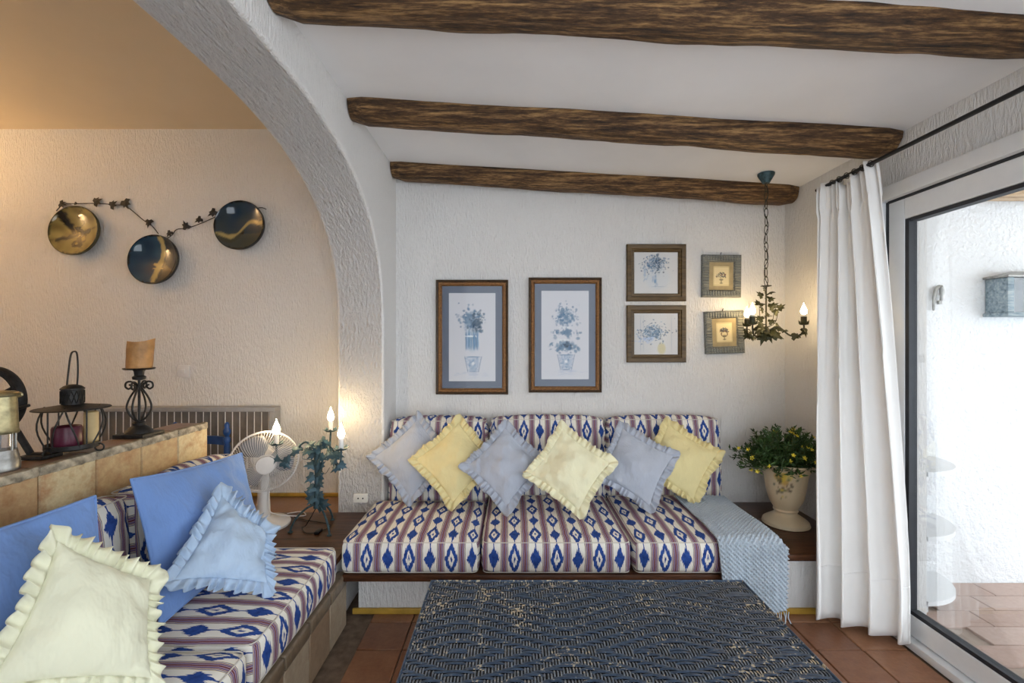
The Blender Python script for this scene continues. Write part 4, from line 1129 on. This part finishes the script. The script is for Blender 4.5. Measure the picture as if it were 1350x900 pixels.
def lantern():
    D = 1.60; X = -1.545; o = thing('iron_lantern', 'dark iron garden lantern with wide brim and wire handle on the half wall', 'lantern', (X, D, KZ+.001))
    mk('base_tray', lathe(bmesh.new(), [(0, .018), (.070, .018), (.074, .022), (.074, .036), (.070, .036), (.068, .024), (0, .023)], 28), IRON, o)
    mk('brim', lathe(bmesh.new(), [(.0, .176), (.103, .160), (.105, .157), (.102, .156), (.04, .170), (0, .171)], 36), IRON, o)
    mk('chimney', lathe(bmesh.new(), [(.030, .172), (.030, .222), (.033, .224), (.033, .228), (.024, .236), (.012, .241), (0, .242)], 24), IRON, o)
    bm = bmesh.new()
    for k in range(14):
        a0 = 2*PI*k/14
        for s in (1, -1): tube(bm, [(.0315*math.cos(a0+s*t*.45), .0315*math.sin(a0+s*t*.45), .176+.044*t) for t in (0, .33, .66, 1)], .0014, 4)
    mk('lattice', bm, IRON, o)
    mk('handle', tube(bmesh.new(), spline([(-.020, 0, .235), (-.014, 0, .29), (-.006, 0, .345), (.006, 0, .357), (.016, 0, .347), (.019, 0, .29), (.016, 0, .235)], 6), .0028, 6), IRON, o)
    for k in range(4):
        a = k*PI/2+.5
        for s in (1, -1):
            pts = []
            for i in range(9):
                t = i/8; rr = .072+.016*math.sin(PI*min(1, t*1.15)); aa = a+s*.55*t
                pts.append((rr*math.cos(aa), rr*math.sin(aa), .166-.146*t))
            mk('bar', tube(bmesh.new(), pts, .0026, 6), IRON, o)
        mk('upright', tube(bmesh.new(), [(.070*math.cos(a+.8), .070*math.sin(a+.8), .165), (.070*math.cos(a+.8), .070*math.sin(a+.8), .03)], .0024, 6), IRON, o)
    for a in (-100, 20, 140):
        c, s = math.cos(math.radians(a)), math.sin(math.radians(a))
        pts = [(.076*c+.013*math.cos(2*PI*k/14)*c, .076*s+.013*math.cos(2*PI*k/14)*s, .0155+.0127*math.sin(2*PI*k/14)) for k in range(14)]
        mk('ring_foot', tube(bmesh.new(), pts, .0026, 6, closed=True), IRON, o)
    c = tag(mk('pillar_candle', lathe(bmesh.new(), [(.0, 0), (.040, 0), (.042, .006), (.041, .066), (.038, .073), (.030, .071), (.02, .060), (0, .058)], 28), WAXR), 'burgundy pillar candle inside the iron lantern', 'candle'); c.location = (X-.006, D-.014, KZ+.0255)
    c = tag(mk('pillar_candle', lathe(bmesh.new(), [(.0, 0), (.021, 0), (.021, .112), (.017, .116), (.01, .108), (0, .108)], 24), WAXC), 'slim cream pillar candle behind the burgundy one in the lantern', 'candle'); c.location = (X+.024, D+.045, KZ+.0255)
lantern()
def miners_lamp():
    D = 1.387; o = thing('miners_lamp', 'brass and steel miners lamp at the very left of the half wall', 'lamp', ((2-675)*D/F, D, KZ+.001))
    mk('base', lathe(bmesh.new(), [(0, 0), (.041, 0), (.041, .03), (.038, .036), (.038, .042), (.036, .05), (.034, .062), (0, .062)], 28), STEEL, o)
    mk('glass_tube', lathe(bmesh.new(), [(.026, .062), (.026, .112), (.024, .112), (.024, .062)], 24, cap=False), CGLASS, o)
    for k in range(5):
        a = 2*PI*k/5; mk('rod', tube(bmesh.new(), [(.032*math.cos(a), .032*math.sin(a), .06), (.032*math.cos(a), .032*math.sin(a), .115)], .003, 8), STEEL, o)
    mk('body', lathe(bmesh.new(), [(0, .112), (.038, .112), (.040, .118), (.037, .124), (.034, .225), (0, .225)], 28), BRASS, o)
    mk('cap', lathe(bmesh.new(), [(0, .225), (.042, .225), (.044, .229), (.042, .234), (.03, .240), (0, .243)], 28), BRASS, o)
    mk('hook', tube(bmesh.new(), spline([(.03, 0, .232), (.056, 0, .236), (.062, .0, .228), (.050, 0, .224)], 5), .003, 6), BRASS, o)
miners_lamp()
def wheel():
    D = 1.50; c = P(-14, 528, D)
    o = thing('wheel_ornament', 'spoked dark iron wheel with crank handle at the left photo edge', 'wheel', (c.x, D, KZ+.001)); z = c.z-KZ; n = 48; r = .112
    bm = bmesh.new(); rg = []
    for k in range(n):
        a = 2*PI*k/n; rg.append([bm.verts.new((q*math.cos(a), y, z+q*math.sin(a))) for q, y in ((r-.018, -.012), (r, -.014), (r+.004, 0), (r, .014), (r-.018, .012))])
    for k in range(n):
        for j in range(5): bm.faces.new((rg[k][j], rg[(k+1) % n][j], rg[(k+1) % n][(j+1) % 5], rg[k][(j+1) % 5]))
    mk('rim', bm, IRON, o)
    for k in range(6):
        a = 2*PI*k/6+.5; mk('spoke', tube(bmesh.new(), [(.015*math.cos(a), 0, z+.015*math.sin(a)), ((r-.012)*math.cos(a), 0, z+(r-.012)*math.sin(a))], .0055, 8), IRON, o)
    bm = lathe(bmesh.new(), [(0, -.025), (.02, -.025), (.022, 0), (.02, .025), (0, .025)], 20); bm.transform(Matrix.Translation((0, 0, z)) @ Matrix.Rotation(PI/2, 4, 'X')); mk('hub', bm, IRON, o)
    mk('crank', tube(bmesh.new(), [(.0, -.022, z-.015), (.10, -.022, z-.028), (.150, -.018, z-.014)], [.006, .0065, .005], 8), IRON, o)
    mk('stand', tube(bmesh.new(), [(0, .03, z), (.04, .035, z*.55), (.10, .035, .012), (.14, .035, .008)], [.010, .010, .010, .012], 8), IRON, o)
    mk('foot', B(.085, .175, .0, .07, 0, .012, bev=.003), IRON, o)
wheel()

# ------------------------------------------------------------------ flower urn
def urn():
    r = random.Random(12); X, D, Z = 1.575, 2.62, .303
    o = thing('flower_urn', 'cream pottery urn painted with yellow flowers holding a leafy plant', 'urn', (X, D, Z))
    prof = [(0, 0), (.112, 0), (.119, .012), (.115, .024), (.085, .045), (.062, .062), (.058, .075), (.065, .082), (.062, .092), (.066, .10), (.083, .13), (.098, .18), (.106, .23), (.113, .28), (.128, .325), (.150, .345), (.155, .352), (.152, .36), (.14, .355), (.12, .33), (.11, .30), (0, .29)]
    pr = [(p.x, p.z) for p in spline([Vector((a, 0, b)) for a, b in prof], 4)]
    pr = [(max(0, a), b) for a, b in pr]
    u = mk('pot', lathe(bmesh.new(), pr, 110, cap=False), TERRACREAM, o)
    ops = []; q = random.Random(4)
    cA = math.radians(-132)
    for k in range(16): ops.append((q.gauss(0, .030), q.gauss(.285, .018), q.uniform(.014, .026), q.choice([(.60, .40, .03), (.62, .45, .06), (.55, .34, .10), (.68, .56, .22)])))
    for k in range(30): ops.append((q.gauss(.005, .034), q.gauss(.255, .034), q.uniform(.005, .011), q.choice([(.05, .07, .06), (.16, .10, .06), (.20, .17, .08), (.10, .12, .05)])))
    for k in range(10): ops.append((q.gauss(0, .024), q.gauss(.200, .014), q.uniform(.004, .010), q.choice([(.60, .45, .08), (.12, .09, .06), (.2, .2, .08)])))
    def col(c):
        a = math.atan2(c.y, c.x)-cA; s = a*.110; b = (.62, .50, .33)
        for x, z, rr, cc in ops:
            dd = math.hypot(s-x, c.z-z)/rr
            if dd < 1: b = lerp(cc, b, dd*dd*.8)
        return b
    color_attr(u, col)
    mk('soil', lathe(bmesh.new(), [(0, .325), (.118, .322)], 24, cap=False), SOIL, o)
    v, f = [], []; bs = bmesh.new(); tips = []
    for k in range(170):
        a = r.uniform(0, 2*PI); ti = r.uniform(.05, 1.3); ln = r.uniform(.18, .285)*(1 if ti < .9 else 1.05)
        d_ = Vector((math.cos(a)*math.sin(ti), math.sin(a)*math.sin(ti), math.cos(ti)*.86))
        b0 = Vector((math.cos(a)*.07*r.random(), math.sin(a)*.07*r.random(), .325))
        pts = []
        for i in range(7):
            t = i/6; p = b0+d_*ln*t+Vector((0, 0, -.06*t*t*math.sin(ti))); pts.append(p)
        lim = XR-X-.02
        if max(p.x for p in pts) > lim or max(p.y for p in pts) > YB-D-.03: continue
        tube(bs, pts, .0016, 4); tips.append(pts[-1])
        for i in range(1, 7):
            for m_ in range(5):
                p = pts[i].lerp(pts[i-1], r.random()); e = (d_*.7+Vector((r.uniform(-1, 1), r.uniform(-1, 1), r.uniform(-.6, .8)))).normalized()
                L_ = r.uniform(.022, .042); s = e.orthogonal().normalized()
                s = (Matrix.Rotation(r.uniform(0, 6.28), 3, e) @ s)*L_*.17; nz = e.cross(s).normalized()*L_*.08
                if (p+e*L_).x > lim+.012: continue
                b = len(v); v += [p, p+e*L_*.45+s+nz, p+e*L_, p+e*L_*.45-s+nz, p+e*L_*.5-nz]
                f += [(b, b+1, b+4), (b+1, b+2, b+4), (b+2, b+3, b+4), (b+3, b, b+4)]
    me = bpy.data.meshes.new('foliage'); me.from_pydata([tuple(p) for p in v], [], f); me.materials.append(GREEN)
    fo = bpy.data.objects.new('foliage', me); C.objects.link(fo); fo.parent = o; fo['kind'] = 'stuff'
    mk('stems', bs, STEMM, o)['kind'] = 'stuff'
    bm = bmesh.new(); 
    for k in range(5):
        a = 2*PI*k/5; c0 = bm.verts.new((0, 0, 0)); ps = [bm.verts.new((q_*math.cos(a+t), q_*math.sin(a+t), z_)) for q_, t, z_ in ((.006, -.5, .003), (.011, -.25, .005), (.011, .25, .005), (.006, .5, .003))]
        bm.faces.new([c0]+ps)
    fl0 = mk('flower', bm, YFLOW, o, rec=False); n = 0
    tips = [t for t in tips if t.y < .06]; r.shuffle(tips)
    for t in tips[:30]:
        e = (t-Vector((0, .05, .25))+Vector((0, -.15, .05))).normalized()
        M_ = Matrix.Translation(t) @ e.to_track_quat('Z', 'Y').to_matrix().to_4x4() @ Matrix.Scale(r.uniform(.8, 1.25), 4)
        if n == 0: fl0.matrix_local = M_
        else: inst(fl0, o, mat=M_)
        n += 1
urn()

# ------------------------------------------------------------------ curtain and rod
def curtain():
    o = thing('curtain', 'white gathered cotton curtain hanging beside the sliding door', 'curtain', (0, 0, 0))
    top = spline([(1.640, 2.41, 0), (1.645, 2.30, 0), (1.645, 2.20, 0), (1.645, 2.07, 0)], 40)
    bot = spline([(1.450, 2.165, 0), (1.510, 2.125, 0), (1.610, 2.065, 0), (1.733, 1.975, 0)], 40)
    bm = bmesh.new(); NS, NT_ = len(top)-1, 60; g = {}
    z1 = 2.155
    for j in range(NT_+1):
        t = j/NT_
        for i in range(NS+1):
            s = i/NS; a, b = top[i], bot[i]; w_ = min(1, t*1.12)**.75
            p = a.lerp(b, w_)
            dr = ((top[min(i+1, NS)]-top[max(i-1, 0)]).lerp(bot[min(i+1, NS)]-bot[max(i-1, 0)], w_)).normalized(); n = Vector((-dr.y, dr.x, 0)); n = n if n.x < 0 else -n
            am = .016+.022*t*(1.3-s); ph = (s**1.35)*2*PI*3.6+.9+.5*t*math.sin(s*7)
            off = am*math.sin(ph)+.012*math.sin(s*2*PI*9+1+2*t)*(1-t)+.010*noise.noise((s*4, t*3, 1))
            if t < .08: off += .010*math.sin(s*2*PI*13)
            lat = .016*math.cos(ph)*(.4+t)
            zb = .045+.02*math.sin(ph+1)-.01*s
            z = z1+(.028*math.sin(s*9) if t == 0 else .02*math.sin(s*9)*(1-t))+(zb-z1)*t
            q = p+n*off+dr*lat; q.z = z
            q.x = min(q.x, 1.738)
            g[i, j] = bm.verts.new(q)
    for i in range(NS):
        for j in range(NT_): bm.faces.new((g[i, j], g[i+1, j], g[i+1, j+1], g[i, j+1]))
    hem = [[g[i, j].co.copy() for i in range(NS+1)] for j in (NT_-7, NT_)]
    c = mk('drape', bm, CURT, o); m = c.modifiers.new('t', 'SOLIDIFY'); m.thickness = .004
    mk('hem_seam', tube(bmesh.new(), [p+Vector((-.002, -.002, 0)) for p in hem[0]], .0022, 5), CURT, o)
    bm = bmesh.new()
    for k in range(7):
        y = 2.38-.05*k; tube(bm, [(1.640+.014*math.cos(a), y, 2.162+.014*math.sin(a)) for a in [2*PI*i/12 for i in range(12)]], .002, 5, closed=True)
    mk('ring', bm, BLACK, o)
    ro = thing('curtain_rod', 'black curtain rod running along the sliding door wall', 'rod', (0, 0, 0))
    mk('pole', tube(bmesh.new(), [(1.640, 2.45, 2.162), (1.640, -.4, 2.162)], .009, 10), BLACK, ro)
    for y in (2.44, .3): mk('bracket', tube(bmesh.new(), [(XR-.001, y, 2.162), (1.640, y, 2.162)], .006, 8), BLACK, ro)
curtain()

# ------------------------------------------------------------------ terrace things
def corner_shelf():
    x0, y0, r = XO+.004, YT-.004, .300
    o = thing('terrace_shelf', 'white quarter round three tier corner shelf on the terrace', 'shelf', (x0, y0, 0))
    for z in (.065, .385, .705):
        bm = bmesh.new(); top = [bm.verts.new((0, 0, z))]; n = 18
        ring = [(0, 0)]+[(r*math.cos(PI/2*k/n)*1.05, -r*math.sin(PI/2*k/n)) for k in range(n+1)]
        a = [bm.verts.new((x, y, z)) for x, y in ring]; b = [bm.verts.new((x, y, z-.022)) for x, y in ring]; bm.verts.remove(top[0])
        bm.faces.new(a); bm.faces.new(b)
        for k in range(len(a)): bm.faces.new((a[k], a[(k+1) % len(a)], b[(k+1) % len(a)], b[k]))
        mk('tier', bm, PVC, o, smooth=False)
    for x, y in ((.012, -.012), (.012, -r+.03), (r-.03, -.014)):
        mk('post', B(x-.008, x+.008, y-.008, y+.008, .001, .704 if x < .1 and y > -.1 else .043), PVC, o)
    mk('side_rail', B(.004, .012, -r+.03, -r+.045, .065, .70), PVC, o)
corner_shelf()
def wall_box():
    a = P(1321, 362, YT-.09); o = thing('terrace_lantern', 'weathered grey-blue wooden wall lantern on the terrace wall', 'lantern', (a.x+.15, YT, 0)); z1, z0 = P(0, 366, 2.46).z, P(0, 412, 2.46).z; h_ = z1-z0; W_ = .15
    bm = B(-W_, -W_+.035, -.12, -.002, z0, z1, bev=.004); box(bm, W_-.035, W_, -.12, -.002, z0, z1, bev=.004)
    mk('case', bm, GREYBOX, o)
    mk('back_panel', B(-W_+.035, W_-.035, -.02, -.002, z0, z1), GREYBOX, o)
    mk('shelf_base', B(-W_-.015, W_+.015, -.135, -.002, z0-.02, z0, bev=.004), GREYBOX, o)
    bm = B(-W_-.015, W_+.015, -.135, -.002, z1, z1+.012, bev=.003)
    v = [bm.verts.new(p) for p in ((-W_-.01, -.13, z1+.012), (W_+.01, -.13, z1+.012), (W_+.01, -.004, z1+.012), (-W_-.01, -.004, z1+.012), (-W_*.35, -.05, z1+.04), (W_*.35, -.05, z1+.04))]
    for q in ((0, 1, 5, 4), (1, 2, 5), (2, 3, 4, 5), (3, 0, 4)): bm.faces.new([v[k] for k in q])
    mk('roof', bm, STEEL, o, smooth=False)
    mk('pane', B(-W_+.036, W_-.036, -.110, -.106, z0+.002, z1-.002), CGLASS, o)
    for k in range(5):
        rr = .018+.012*k; bm = tube(bmesh.new(), [(rr*.8*math.cos(t), -.104, (z0+z1)/2+rr*math.sin(t)) for t in [2*PI*i/24 for i in range(24)]], .002, 5, closed=True); mk('lens_ring', bm, WHITEPL, o)
wall_box()
hs = thing('wall_hook', 'grey metal curved wall ornament on the terrace wall', 'ornament', P(1233, 392, YT-.003))
mk('arc', tube(bmesh.new(), spline([(-.020, -.012, -.075), (-.022, -.014, -.02), (-.010, -.016, .045), (.010, -.018, .058), (.020, -.018, .035), (.018, -.016, -.02)], 6), [.003]+[.006]*6+[.009]*12+[.012]*8+[.008]*4, 8), STEEL, hs)
mk('plate', B(.008, .026, -.014, -.001, -.038, -.018, bev=.002), STEEL, hs)
